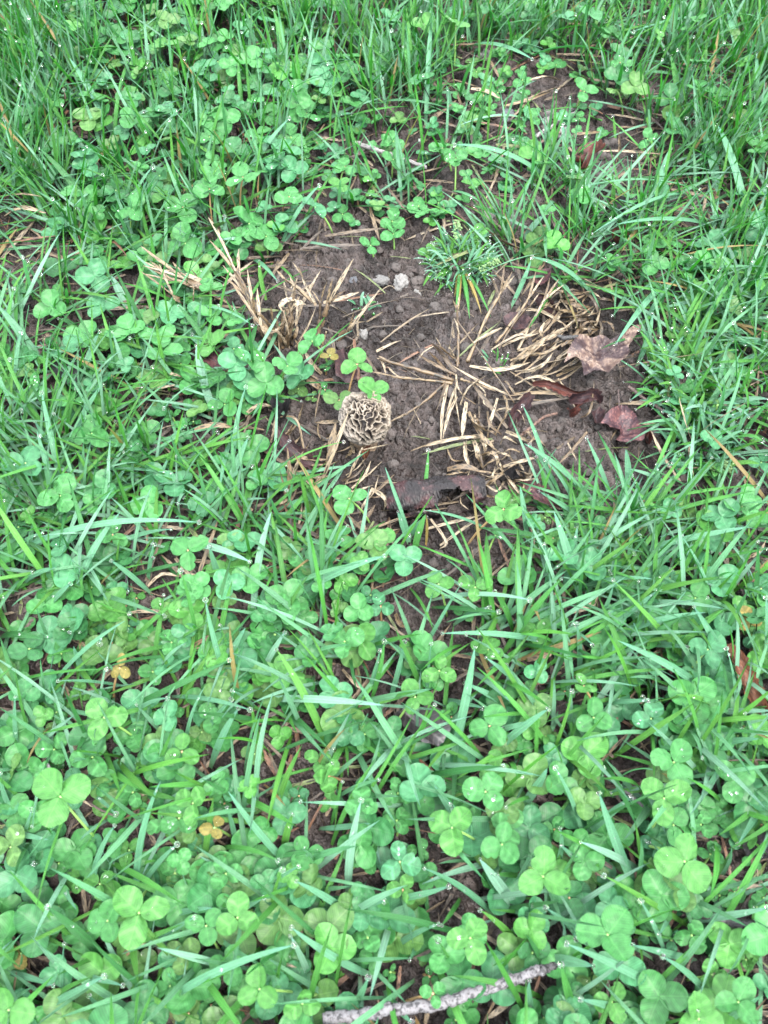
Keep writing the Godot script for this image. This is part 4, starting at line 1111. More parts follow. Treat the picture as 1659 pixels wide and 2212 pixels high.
func plant(c: Vector3, length: float, an: float, hue: int, group: String, named := true):
	var off := Vector3(rng.randf_range(-0.35, 0.35), 0, rng.randf_range(-0.3, 0.3)) * (c.y - rise(c.x, c.z)) * 1.3
	var base := on_ground(c.x + off.x, c.z + off.z, -0.001)
	var t := thing("clover", base, "clover", "", group)
	var top := c - base
	part("stem", tube(bezier(Vector3.ZERO, Vector3(off.x * 0.3, top.y * 0.6, off.z * 0.3) * Vector3(-1, 1, -1), top, 6), func(k: float) -> float: return 0.00075 - 0.0002 * k, 5), m.stem_red if rng.randf() < 0.2 else m.stem, t)
	var tilt := Vector3(rng.randfn() * 0.2, 1, rng.randfn() * 0.2 + 0.05).normalized()
	var look: int = [0, 1, 2, 0, 1, 2][rng.randi() % 6]
	for k in 3:
		var a := an + TAU * k / 3.0 + rng.randf_range(-0.14, 0.14)
		var flat := Vector3(cos(a), 0, -sin(a))
		var dir := (flat - tilt * flat.dot(tilt)).normalized()
		dir = (dir + tilt * rng.randf_range(-0.28, 0.46)).normalized()
		var up := (tilt + dir.cross(tilt) * rng.randf_range(-0.25, 0.25)).normalized()
		var l := length * rng.randf_range(0.92, 1.06)
		var bs := leaf_basis(dir, l, up, rng.randf_range(0.84, 1.14))
		part("leaflet", leaflet_meshes[rng.randi() % 10], m.clover[hue][look], t, Transform3D(bs, top + dir * 0.0006))
		if rng.randf() < 0.4:
			for q in rng.randi_range(1, 3): drop_at(c + bs * Vector3(rng.randf_range(-0.25, 0.25), 0.04, rng.randf_range(0.3, 0.8)), rng.randf_range(0.0003, 0.0008), 0.7)
	taken.append([c, length])
	var size := "large " if length > 0.0195 else "small " if length < 0.0115 else ""
	describe(t, size + ["bright green", "mid-green", "bluish green", "dark green", "olive-tinged", "yellowed"][hue] + " three-leaf clover", c)

# leaf centre x, y; leaflet length; direction of the first leaflet in degrees; tone; height in centimetres
func c(x: float, y: float, r: float, an: float, hue := 1, h := -1.0):
	var px: float = r * os
	var up: float = h * 0.01 if h >= 0.0 else clampf((px - 12.0) * 0.00075 + (0.012 if oy + y * os < 470.0 and px > 25.0 else 0.0), 0.006, 0.040) * rng.randf_range(0.85, 1.1)
	var p := spot(x, y, up)
	var dip := -ray(x, y).normalized().y
	var q := deg_to_rad(an)
	plant(p, r * 0.99 * grain(p), atan2(sin(q) / dip, cos(q)), hue, "three-leaf clovers in the lawn")

func make_clovers():
	frame(0)
	mark("the far left corner", spot(20, 60)); mark("the far right corner", spot(1640, 60)); mark("the near left corner", spot(20, 2190)); mark("the near right corner", spot(1640, 2190))
	mark("the far edge of the lawn", spot(760, 20)); mark("the left edge", spot(10, 1000)); mark("the near edge", spot(420, 2195))
	mark("the left edge's middle", spot(10, 1330)); mark("the lower left edge", spot(10, 1900)); mark("the right edge", spot(1650, 500))
	frame(5)
	mark("the yellow clover", spot(518, 668)); mark("the large round-leaved trio", spot(447, 885, 0.03))
	frame(7)
	mark("the largest clover", spot(258, 122, 0.05)); mark("the big tilted clover", spot(600, 625, 0.045)); mark("the small yellow clover", spot(925, 255))
	frame(8)
	mark("the big round-leaved clover", spot(1300, 405, 0.05)); mark("the folded bright clover", spot(688, 470, 0.04))
	frame(4); mark("the bright tall clover", spot(518, 1092, 0.05))
	clovers_far(); clovers_middle(); clovers_near()

func clovers_far():
	frame(1)
	c(527, 232, 75, 50); c(490, 150, 75, 200); c(445, 370, 60, 110, 1); c(60, 295, 45, 90); c(230, 440, 62, 80); c(330, 420, 50, 30, 2); c(575, 520, 72, 150); c(830, 505, 48, 90)
	c(920, 505, 55, 80); c(905, 590, 66, 90); c(1158, 498, 55, 40); c(1120, 310, 66, 100); c(1185, 370, 42, 20); c(1240, 420, 38, 100, 2); c(1325, 490, 66, 90); c(1420, 410, 70, 60, 0); c(1560, 510, 48, 60)
	c(800, 330, 48, 100); c(890, 390, 48, 60, 0); c(870, 350, 58, 100, 3); c(940, 265, 52, 10, 2); c(845, 235, 54, 60, 0); c(760, 140, 60, 120); c(1010, 330, 56, 150); c(1590, 340, 56, 60, 2); c(1110, 580, 64, 20); c(1255, 590, 64, 110)
	c(1050, 765, 80, 110); c(1120, 740, 62, 40); c(1250, 685, 50, 10); c(1330, 740, 48, 90); c(1320, 685, 32, 60); c(1250, 850, 70, 80); c(1270, 905, 44, 200, 2); c(1360, 895, 64, 60, 2); c(1400, 685, 46, 20, 2); c(1490, 720, 52, 100); c(1540, 850, 44, 100); c(1470, 800, 52, 30, 0)
	c(570, 900, 78, 60); c(710, 850, 58, 120, 0); c(790, 895, 80, 50); c(800, 1050, 95, 75, 1, 3.2); c(905, 815, 72, 90); c(1075, 965, 84, 40); c(820, 660, 54, 60); c(360, 660, 58, 120, 2); c(440, 665, 44, 40); c(300, 675, 42, 100); c(930, 740, 64, 60); c(500, 820, 62, 100, 3)
	c(1030, 880, 46, 30, 3); c(1150, 1020, 74, 60); c(1480, 925, 50, 90); c(1600, 1060, 50, 40); c(120, 130, 46, 30, 3); c(690, 760, 58, 70, 3)
	frame(2)
	c(310, 95, 72, 75, 0, 3.5); c(640, 205, 44, 60, 2); c(520, 65, 56, 100); c(290, 260, 40, 70); c(400, 310, 46, 20, 0); c(330, 400, 40, 100); c(430, 410, 46, 60); c(490, 398, 40, 20); c(420, 475, 46, 80, 0); c(465, 478, 34, 30); c(597, 345, 44, 110); c(605, 405, 30, 270)
	c(1020, 270, 56, 90, 1); c(980, 145, 52, 60); c(950, 310, 50, 120); c(865, 395, 60, 150); c(1010, 395, 54, 40, 4); c(745, 280, 50, 60); c(830, 330, 38, 90); c(640, 510, 44, 60); c(590, 482, 32, 90, 0); c(845, 512, 34, 60); c(1090, 185, 50, 20, 3); c(1360, 385, 62, 60); c(1530, 520, 52, 30, 4); c(1190, 635, 38, 170, 2); c(1140, 600, 52, 90); c(1625, 605, 58, 50); c(1260, 560, 56, 120, 3)
	c(40, 610, 52, 90); c(40, 690, 54, 40); c(250, 640, 62, 60); c(310, 685, 54, 20); c(180, 665, 46, 70, 2); c(380, 800, 50, 30, 0); c(85, 785, 50, 100); c(150, 890, 50, 90); c(235, 875, 42, 60); c(35, 955, 56, 80); c(40, 1010, 58, 200); c(190, 1085, 44, 60, 0); c(1160, 1060, 58, 130); c(1240, 1040, 52, 60); c(1550, 975, 58, 90); c(1580, 1020, 54, 200)
	c(840, 60, 56, 60, 3); c(1420, 190, 48, 60, 3)

func clovers_middle():
	frame(3)
	c(235, 165, 54, 60); c(25, 540, 60, 20, 0); c(160, 575, 76, 200); c(320, 620, 74, 90); c(290, 400, 80, 60, 2); c(220, 730, 44, 70); c(395, 765, 88, 200, 1); c(545, 790, 80, 75, 3); c(570, 880, 54, 120); c(110, 895, 92, 70, 2); c(260, 1035, 95, 70); c(680, 345, 92, 40); c(520, 440, 64, 70); c(590, 520, 48, 90); c(440, 540, 66, 110, 2); c(840, 285, 54, 60); c(640, 270, 56, 30); c(770, 390, 58, 100); c(780, 465, 62, 20)
	c(1085, 455, 84, 40); c(1010, 400, 54, 100, 2); c(1120, 390, 42, 60, 2); c(970, 640, 72, 70); c(690, 665, 46, 110, 4); c(745, 695, 46, 20); c(750, 630, 36, 60, 2); c(835, 650, 44, 30); c(835, 715, 34, 100, 3); c(865, 605, 36, 60, 4)
	c(1243, 475, 74, 45, 1, 2.6); c(1348, 368, 70, 110, 1, 3.0); c(1425, 430, 44, 200, 5, 1.8); c(1410, 478, 36, 40); c(1404, 578, 32, 100); c(1465, 622, 66, 30, 4, 1.8); c(1543, 468, 74, 100, 0, 3.2); c(1290, 572, 48, 70, 4); c(1165, 600, 54, 40); c(1200, 628, 34, 90); c(1350, 612, 30, 60, 4); c(1507, 1048, 84, 130, 1, 3.0); c(780, 1005, 50, 60); c(900, 1015, 52, 110)
	frame(21)
	c(908, 270, 215, 150, 0, 3.3)
	frame(24)
	c(1045, 992, 142, 88, 0, 4.4); c(985, 1180, 72, 90, 1, 1.4); c(162, 1210, 112, 30, 0, 2.0); c(1400, 1200, 80, 90, 0, 2.0); c(1340, 1052, 58, 60, 4, 0.8)
	frame(4)
	c(1325, 125, 76, 70); c(1460, 150, 66, 40); c(1620, 85, 64, 60); c(1570, 385, 60, 110, 2); c(1480, 330, 46, 70, 2); c(1545, 1082, 92, 55, 1); c(1630, 890, 58, 60, 2); c(1190, 1055, 50, 30); c(1290, 1100, 62, 100, 4)
	frame(5)
	c(487, 97, 76, 90); c(812, 165, 92, 30, 1, 3.2); c(830, 358, 78, 145); c(395, 325, 62, 100); c(470, 345, 46, 60); c(590, 372, 34, 20, 0); c(545, 405, 42, 80); c(706, 415, 56, 30, 0); c(765, 455, 40, 60, 2); c(742, 562, 68, 20); c(1252, 418, 84, 150); c(1190, 530, 64, 80, 3); c(1305, 230, 72, 140); c(1320, 285, 52, 60, 3); c(1030, 305, 46, 30); c(1555, 440, 58, 70); c(1600, 360, 48, 150, 2); c(1645, 405, 60, 100, 2)
	c(1490, 560, 84, 150); c(1560, 560, 82, 60, 0); c(1345, 632, 76, 140); c(1270, 690, 70, 180, 0); c(925, 885, 72, 20, 1); c(125, 592, 80, 80, 3); c(265, 610, 64, 100); c(400, 540, 48, 90, 0); c(485, 565, 48, 60); c(555, 492, 46, 30, 2); c(110, 752, 62, 110); c(447, 887, 95, 130, 0, 3.6); c(245, 865, 64, 70); c(350, 782, 46, 90, 0); c(465, 785, 34, 60); c(785, 1033, 78, 90, 0, 2.8); c(690, 1003, 46, 60); c(705, 885, 58, 70); c(755, 870, 52, 120)
	c(870, 950, 56, 60, 4); c(620, 1020, 62, 30); c(525, 1020, 42, 90, 2); c(545, 955, 44, 60); c(600, 930, 58, 100, 3); c(235, 1025, 76, 60); c(400, 1060, 92, 70); c(250, 1088, 44, 110); c(1380, 1070, 68, 40, 0); c(1575, 960, 76, 140); c(1100, 1045, 54, 60, 4); c(80, 65, 58, 60, 3); c(1470, 105, 66, 60); c(518, 672, 58, 75, 5, 3.2); c(660, 690, 62, 60); c(200, 960, 60, 60, 4)
	frame(6)
	c(235, 310, 74, 110, 0, 2.4); c(395, 325, 74, 20, 0, 2.8); c(345, 425, 52, 60); c(450, 595, 92, 65, 0, 3.2); c(660, 515, 72, 20, 0); c(240, 685, 78, 90, 0, 3.0); c(137, 797, 82, 120, 0, 3.2); c(115, 672, 42, 60, 2); c(455, 925, 98, 60, 1, 3.2); c(520, 785, 74, 140); c(615, 775, 54, 60); c(905, 680, 62, 100, 0); c(862, 752, 60, 120, 0, 3.4); c(780, 775, 46, 100); c(905, 888, 82, 95, 1, 3.0); c(1155, 892, 84, 190, 2)
	c(1190, 440, 72, 120, 2); c(1235, 285, 66, 20, 2); c(1345, 370, 76, 60); c(1400, 592, 92, 40, 2, 3.0); c(1260, 525, 54, 90); c(1630, 330, 66, 60, 2); c(1520, 400, 50, 110); c(1575, 462, 58, 110, 5, 1.6); c(1600, 490, 54, 330, 0); c(1610, 560, 56, 60, 2); c(1340, 750, 62, 30, 1); c(1465, 730, 52, 100); c(1400, 850, 84, 130, 1); c(1251, 1082, 112, 50, 1, 4.0); c(290, 885, 58, 70); c(30, 1072, 60, 60, 0); c(480, 1105, 76, 100, 0); c(1450, 905, 62, 20, 2); c(1530, 965, 72, 60, 1)

func clovers_near():
	frame(7)
	c(258, 122, 138, 20, 0, 5.0); c(60, 190, 78, 60); c(440, 60, 66, 40); c(575, 105, 64, 60, 1); c(832, 152, 88, 30, 0, 3.2); c(770, 218, 86, 100); c(960, 85, 72, 100); c(1020, 70, 48, 20); c(970, 152, 44, 60); c(925, 258, 60, 60, 5, 3.0); c(712, 240, 74, 90); c(1088, 205, 54, 60, 4); c(1415, 35, 80, 60, 0); c(1430, 142, 58, 100, 0); c(1563, 152, 80, 95, 1, 3.0); c(1290, 122, 46, 30, 2); c(1320, 372, 78, 110, 1); c(1580, 395, 72, 60, 1)
	c(510, 312, 74, 30); c(385, 320, 68, 110, 2); c(362, 392, 76, 60, 1); c(255, 410, 64, 100); c(555, 355, 66, 30, 0); c(325, 480, 66, 70, 0); c(430, 500, 70, 40, 0); c(600, 628, 135, 140, 0, 4.8); c(465, 660, 100, 60, 1, 3.4); c(250, 600, 86, 90); c(85, 650, 66, 80, 1); c(215, 725, 68, 40); c(975, 455, 78, 120); c(860, 378, 46, 60); c(755, 455, 62, 30); c(855, 505, 52, 90); c(1085, 507, 50, 60); c(1300, 520, 64, 70); c(1025, 648, 98, 95, 0, 3.8); c(890, 680, 86, 170, 1, 3.0)
	c(785, 712, 68, 60, 1); c(790, 805, 76, 30, 4); c(1160, 745, 42, 90, 0); c(1325, 660, 58, 60, 0); c(1590, 735, 78, 70, 1); c(1615, 825, 62, 40); c(560, 880, 52, 80, 1); c(735, 942, 74, 90, 1); c(830, 982, 72, 20, 4); c(985, 850, 86, 60); c(910, 1022, 58, 100); c(985, 1010, 34, 30); c(1030, 1048, 36, 60); c(940, 1085, 46, 100); c(1118, 955, 98, 90, 0, 4.0); c(1195, 885, 66, 20, 1); c(1415, 880, 46, 80); c(1128, 1035, 52, 90); c(1305, 1018, 84, 95, 0, 3.6)
	c(360, 1062, 56, 60, 2); c(38, 1045, 112, 110, 0, 4.4); c(75, 962, 46, 60); c(90, 800, 60, 40, 5); c(45, 340, 90, 60, 4); c(815, 1062, 66, 60, 4); c(25, 800, 66, 100, 0)
	frame(8)
	c(440, 103, 98, 55, 1, 3.8); c(180, 110, 84, 30); c(60, 110, 70, 100); c(55, 225, 64, 60); c(292, 258, 112, 270, 0, 4.4); c(365, 215, 56, 30); c(530, 255, 88, 40); c(510, 330, 98, 190, 1, 3.6); c(68, 405, 90, 105, 2, 3.0); c(150, 352, 50, 60); c(82, 525, 72, 70, 0); c(210, 475, 66, 100); c(688, 470, 125, 85, 0, 4.6); c(372, 735, 104, 55, 0, 4.2); c(490, 855, 58, 90, 2); c(967, 722, 130, 50, 1, 4.8); c(1300, 405, 130, 65, 0, 4.8); c(1210, 130, 118, 10, 0, 4.2)
	c(1250, 245, 84, 40, 1); c(1370, 245, 62, 60); c(1440, 235, 66, 110); c(1510, 288, 58, 30, 2); c(1410, 372, 60, 60); c(1515, 48, 98, 20, 1, 3.2); c(1630, 35, 60, 80); c(1425, 168, 68, 30, 1); c(1290, 522, 60, 180, 1); c(1450, 552, 52, 60, 1); c(1515, 538, 54, 100); c(1630, 245, 48, 60, 3); c(1590, 400, 40, 60, 1); c(1615, 490, 38, 30, 1); c(1640, 562, 48, 100); c(1195, 662, 64, 60); c(1240, 742, 52, 20, 2); c(1140, 722, 58, 110, 3); c(1330, 722, 74, 60, 1); c(1590, 745, 58, 40)
	c(1440, 810, 46, 60); c(1485, 832, 44, 200); c(1565, 828, 52, 30, 0); c(1420, 892, 68, 100, 0); c(1360, 1082, 114, 95, 0, 3.8); c(1530, 1010, 104, 60, 1, 3.4); c(1490, 1082, 80, 200, 1); c(985, 1010, 84, 60, 0); c(900, 932, 62, 30, 4); c(1190, 965, 56, 60); c(213, 975, 58, 40, 1, 3.6); c(200, 902, 42, 90); c(25, 882, 36, 60); c(640, 800, 80, 30, 3); c(900, 885, 46, 60); c(310, 1090, 54, 100); c(690, 1082, 56, 60, 3); c(190, 822, 38, 90, 4); c(1180, 338, 68, 160, 2); c(735, 265, 54, 60); c(885, 185, 48, 110, 3); c(1610, 602, 62, 60, 1); c(800, 560, 78, 60, 3)

func make_blades():
	frame(1)
	for r in [[1000, 880, 1250, 510, 26, 1], [850, 860, 975, 745, 22, 5], [1040, 610, 1145, 375, 18, 5], [495, 740, 525, 340, 18, 0], [560, 680, 390, 400, 26, 1], [520, 640, 300, 250, 24, 1], [490, 560, 560, 240, 16, 0], [840, 640, 770, 490, 18, 2], [770, 970, 768, 780, 16, 3], [1200, 1100, 1380, 800, 18, 1], [640, 1030, 770, 945, 16, 1], [1000, 1100, 970, 935, 18, 5], [1130, 1090, 960, 1035, 20, 5], [1060, 580, 1030, 250, 16, 0], [1230, 370, 1180, 40, 26, 0], [1060, 240, 1045, 60, 18, 2], [1360, 560, 1520, 490, 20, 1], [1400, 370, 1480, 250, 18, 0], [300, 560, 80, 450, 22, 1], [250, 520, 60, 480, 18, 2], [380, 330, 170, 290, 22, 2], [740, 330, 640, 190, 22, 2], [880, 220, 790, 90, 16, 0], [600, 440, 590, 230, 16, 3], [130, 400, 125, 260, 16, 0], [190, 420, 215, 170, 16, 1], [260, 320, 255, 30, 16, 3], [380, 180, 375, 20, 16, 0], [430, 960, 170, 640, 24, 2], [350, 1090, 290, 880, 22, 1], [420, 1080, 330, 900, 18, 0], [220, 980, 20, 520, 22, 1], [190, 850, 10, 660, 24, 5], [60, 900, 75, 640, 16, 1], [590, 560, 560, 450, 14, 0], [950, 560, 870, 420, 18, 0], [830, 700, 620, 480, 22, 2], [600, 990, 620, 860, 18, 0], [520, 1090, 660, 720, 16, 1], [1560, 470, 1640, 230, 18, 0], [1640, 330, 1560, 190, 20, 1], [1250, 230, 1400, 90, 18, 1], [820, 560, 980, 330, 14, 2], [690, 560, 680, 400, 14, 1], [430, 250, 580, 150, 14, 1]]: b(r[0], r[1], r[2], r[3], r[4], r[5], 0.02 + 0.00006 * absf(r[1] - r[3]))
	frame(2)
	for r in [[820, 230, 620, 90, 18, 0], [850, 250, 960, 0, 14, 3], [340, 210, 640, 255, 20, 1], [580, 272, 1000, 235, 16, 1], [430, 605, 335, 520, 20, 1], [620, 520, 330, 540, 16, 5], [860, 880, 560, 600, 26, 1], [760, 830, 305, 625, 20, 1], [860, 890, 690, 700, 18, 0], [790, 720, 700, 560, 14, 1], [930, 980, 800, 690, 22, 5], [1330, 845, 900, 1010, 16, 1], [1480, 100, 1080, 135, 18, 1], [1400, 285, 1230, 390, 22, 1], [1570, 960, 1440, 540, 30, 1], [1440, 870, 1370, 560, 32, 1], [1640, 1095, 1470, 820, 42, 2], [1170, 890, 1240, 640, 22, 1], [1050, 1040, 1080, 860, 20, 0], [985, 900, 990, 790, 16, 3], [1380, 835, 860, 805, 14, 1], [1490, 1005, 1000, 970, 18, 1], [600, 1045, 690, 930, 30, 5], [560, 990, 390, 890, 16, 0], [1130, 1010, 1320, 870, 16, 3], [940, 1020, 1010, 860, 16, 0], [1210, 790, 1380, 660, 18, 1], [1330, 640, 1200, 480, 26, 1], [1280, 500, 1240, 240, 22, 0], [1530, 350, 1480, 50, 26, 1], [1600, 560, 1610, 230, 18, 1], [1180, 230, 960, 90, 20, 1], [1380, 240, 1320, 90, 18, 1], [220, 170, 190, 30, 20, 1], [180, 560, 210, 60, 20, 1], [120, 480, 60, 90, 18, 0], [80, 420, 20, 250, 20, 2], [285, 480, 270, 370, 18, 1], [700, 1080, 720, 920, 18, 0], [880, 1040, 800, 840, 18, 1], [1660, 300, 1520, 350, 22, 1], [1590, 820, 1660, 620, 20, 1], [790, 60, 600, 40, 16, 1], [1000, 620, 990, 500, 14, 3], [780, 720, 770, 540, 16, 1]]: b(r[0], r[1], r[2], r[3], r[4], r[5])
	frame(3)
	for r in [[470, 915, 500, 715, 22, 3], [300, 850, 445, 555, 30, 1], [290, 805, 330, 575, 20, 0], [215, 665, 335, 430, 22, 1], [360, 630, 430, 325, 30, 1], [930, 690, 848, 388, 32, 5], [565, 250, 480, 85, 32, 5], [405, 132, 290, 85, 18, 5], [1050, 440, 1110, 295, 24, 2], [930, 450, 770, 215, 20, 2], [955, 400, 1090, 265, 26, 1], [980, 840, 1000, 570, 20, 0], [1005, 1000, 1062, 565, 20, 1], [960, 1095, 1072, 785, 28, 1], [650, 925, 800, 735, 24, 1], [1080, 1080, 1250, 800, 15, 1], [1075, 1035, 1485, 803, 15, 3], [290, 905, 150, 715, 22, 1], [270, 1105, 160, 755, 22, 1], [70, 380, 78, 100, 18, 0], [1160, 1085, 1200, 950, 22, 1], [900, 1055, 1090, 910, 24, 1], [600, 1045, 850, 960, 20, 0], [1190, 1105, 1440, 1030, 20, 1], [470, 1000, 330, 850, 22, 1], [0, 560, 60, 140, 18, 0], [60, 640, 90, 330, 22, 1], [280, 1050, 180, 590, 24, 1], [370, 340, 250, 270, 20, 2], [560, 700, 620, 560, 14, 3], [830, 600, 660, 480, 16, 0], [790, 240, 1090, 300, 14, 1], [400, 250, 440, 60, 18, 1], [1150, 190, 1120, 20, 18, 3], [1090, 20, 1200, 110, 16, 1], [780, 320, 900, 420, 22, 1], [960, 420, 830, 340, 20, 1], [1100, 990, 1170, 840, 18, 0], [1000, 800, 950, 1000, 18, 1], [860, 870, 940, 760, 14, 3], [300, 130, 120, 20, 20, 2], [80, 980, 170, 780, 22, 1], [0, 740, 130, 560, 20, 1], [520, 940, 640, 960, 18, 1], [410, 930, 740, 940, 20, 1], [440, 1080, 540, 920, 22, 1], [650, 1080, 730, 870, 20, 1], [810, 1090, 800, 900, 20, 0]]: b(r[0], r[1], r[2], r[3], r[4], r[5])
	frame(4)
	for r in [[1235, 125, 1000, 380, 24, 1], [900, 175, 640, 5, 20, 1], [545, 230, 635, 20, 18, 1], [990, 1075, 875, 785, 20, 1], [1050, 1010, 1045, 835, 24, 1], [870, 1035, 605, 810, 20, 1], [790, 1095, 670, 1015, 20, 1], [1660, 445, 1500, 490, 30, 1], [740, 150, 840, 60, 20, 3], [1120, 310, 1260, 100, 20, 1], [1090, 480, 1160, 250, 22, 1], [1000, 1100, 1060, 960, 24, 1], [1110, 1090, 1070, 950, 22, 0], [1160, 1060, 1180, 900, 22, 1], [800, 990, 890, 1050, 18, 0], [1050, 60, 960, 0, 22, 1], [890, 110, 1010, 0, 20, 1], [1660, 160, 1540, 240, 20, 1], [1380, 20, 1300, 120, 16, 0], [930, 1090, 830, 960, 18, 1], [1620, 480, 1660, 260, 18, 0], [700, 1070, 660, 870, 20, 0]]: b(r[0], r[1], r[2], r[3], r[4], r[5])
	frame(24)
	for r in [[455, 1010, 505, 570, 26, 0], [385, 1215, 195, 692, 24, 1], [975, 1165, 470, 1000, 22, 1], [1215, 1255, 1160, 828, 36, 1], [375, 1195, 500, 1050, 36, 1], [250, 1260, 372, 1182, 36, 1], [1400, 900, 1180, 252, 26, 1], [1465, 930, 1230, 530, 28, 1], [1650, 1100, 1305, 872, 32, 1], [1560, 1000, 1340, 640, 26, 1], [485, 1265, 490, 1035, 18, 4]]: b(r[0], r[1], r[2], r[3], r[4], r[5])
	frame(5)
	for r in [[0, 215, 860, 45, 30, 1], [440, 185, 740, 75, 24, 1], [1095, 490, 1172, 0, 30, 5], [740, 145, 1080, 215, 30, 5], [1250, 395, 1660, 190, 32, 1], [860, 630, 780, 255, 16, 0], [1430, 1055, 1195, 595, 30, 3], [1120, 725, 1230, 520, 24, 5], [1000, 800, 888, 380, 20, 1], [730, 800, 1080, 855, 20, 1], [1100, 815, 1660, 835, 30, 5], [540, 855, 990, 640, 26, 2], [910, 1105, 1030, 850, 32, 1], [800, 1095, 885, 755, 26, 1], [550, 905, 725, 805, 26, 1], [380, 745, 318, 580, 30, 1], [440, 445, 300, 520, 24, 1], [170, 535, 345, 520, 24, 0], [190, 430, 305, 310, 32, 1], [30, 210, 185, 90, 28, 1], [305, 440, 520, 0, 26, 1], [490, 480, 430, 570, 22, 1], [640, 310, 665, 140, 22, 1], [975, 350, 905, 150, 24, 1], [1300, 335, 1480, 120, 24, 1], [1120, 865, 1000, 770, 20, 1], [1645, 1040, 1635, 815, 26, 1], [80, 1065, 65, 800, 20, 1], [1340, 340, 1500, 60, 20, 1], [860, 640, 460, 670, 22, 2], [0, 760, 460, 680, 22, 0], [660, 360, 480, 210, 20, 1], [560, 760, 250, 730, 18, 1], [200, 790, 540, 470, 20, 1], [870, 990, 1000, 810, 22, 1], [1200, 820, 1420, 1020, 22, 2], [1420, 1000, 1300, 760, 24, 1], [1600, 830, 1660, 560, 18, 0], [380, 400, 560, 440, 16, 3], [0, 545, 190, 550, 26, 2], [20, 500, 20, 360, 20, 3], [100, 320, 240, 240, 22, 1], [40, 380, 140, 260, 18, 0], [960, 700, 1060, 500, 24, 1], [1580, 800, 1640, 600, 16, 1]]: b(r[0], r[1], r[2], r[3], r[4], r[5])
	frame(6)
	for r in [[290, 1100, 392, 585, 34, 1], [145, 640, 332, 312, 22, 1], [820, 590, 252, 525, 26, 1], [1060, 580, 1310, 585, 28, 1], [930, 570, 1390, 435, 32, 1], [810, 345, 1160, 290, 26, 1], [1360, 705, 990, 295, 32, 3], [1460, 840, 1010, 555, 30, 1], [1080, 175, 1580, 65, 32, 1], [940, 305, 1080, 180, 32, 3], [1440, 475, 1285, 105, 26, 1], [1370, 225, 1660, 160, 18, 0], [690, 400, 690, 140, 28, 1], [640, 410, 595, 155, 26, 0], [860, 410, 735, 0, 32, 1], [510, 620, 765, 290, 30, 0], [770, 350, 835, 65, 24, 1], [895, 550, 990, 320, 22, 1], [840, 700, 830, 485, 26, 1], [980, 800, 990, 560, 22, 1], [710, 890, 440, 630, 30, 1], [610, 900, 350, 740, 28, 1], [430, 1080, 710, 850, 30, 1], [375, 980, 630, 905, 26, 1], [255, 810, 425, 845, 26, 1], [1350, 1025, 1620, 980, 32, 1], [1330, 1005, 1545, 940, 22, 1], [955, 1100, 955, 920, 40, 2], [715, 1080, 812, 775, 16, 3], [925, 835, 1140, 815, 26, 1], [1640, 730, 1650, 370, 26, 1], [1520, 930, 1480, 590, 24, 1], [1500, 770, 1340, 410, 30, 1], [200, 385, 630, 380, 28, 5], [205, 412, 495, 432, 22, 2], [300, 490, 455, 415, 22, 1], [555, 525, 478, 345, 24, 0], [20, 830, 90, 560, 22, 1], [180, 860, 205, 570, 16, 1], [1500, 900, 1260, 790, 28, 3], [700, 480, 900, 575, 24, 1], [1000, 700, 970, 440, 20, 1], [860, 570, 1180, 340, 24, 1], [1050, 880, 1120, 800, 22, 1], [130, 180, 180, 10, 26, 0], [110, 140, 60, 0, 26, 1], [1480, 1100, 1400, 940, 24, 0], [1620, 1090, 1560, 870, 24, 1], [1200, 830, 1260, 760, 20, 1], [800, 250, 1100, 300, 18, 0], [1060, 410, 1240, 250, 20, 0], [580, 1100, 510, 930, 20, 0], [0, 560, 100, 625, 22, 1]]: b(r[0], r[1], r[2], r[3], r[4], r[5])
	frame(7)
	for r in [[595, 580, 695, 55, 38, 1], [405, 570, 495, 250, 24, 1], [600, 550, 765, 330, 22, 1], [490, 870, 205, 600, 38, 2], [680, 660, 920, 605, 26, 1], [605, 775, 840, 645, 28, 1], [1280, 450, 985, 100, 28, 1], [1365, 975, 1255, 725, 26, 5], [1560, 665, 1280, 490, 28, 1], [1630, 905, 1260, 690, 30, 1], [1470, 605, 1660, 575, 30, 1], [1175, 690, 1220, 440, 18, 3], [1075, 540, 1290, 425, 22, 1], [640, 1070, 1270, 765, 32, 1], [140, 1080, 450, 900, 28, 1], [420, 940, 515, 850, 22, 1], [270, 1095, 278, 760, 24, 1], [490, 1065, 385, 985, 26, 1], [1495, 1070, 1590, 905, 28, 1], [1380, 262, 1600, 240, 26, 1], [1505, 560, 1560, 140, 34, 5], [95, 430, 140, 180, 32, 1], [60, 570, 145, 415, 22, 1], [0, 250, 210, 310, 26, 1], [110, 260, 0, 20, 28, 1], [1225, 370, 1265, 200, 30, 3], [1030, 345, 980, 170, 22, 1], [820, 615, 765, 530, 24, 1], [1430, 250, 1480, 60, 18, 0], [940, 350, 1200, 400, 20, 0], [260, 420, 330, 610, 20, 1], [20, 880, 230, 940, 24, 1], [290, 895, 530, 940, 26, 1], [1220, 870, 1280, 770, 18, 0], [380, 100, 500, 200, 16, 1], [1000, 640, 1140, 560, 24, 1], [900, 560, 1020, 610, 18, 0]]: b(r[0], r[1], r[2], r[3], r[4], r[5])
	frame(8)
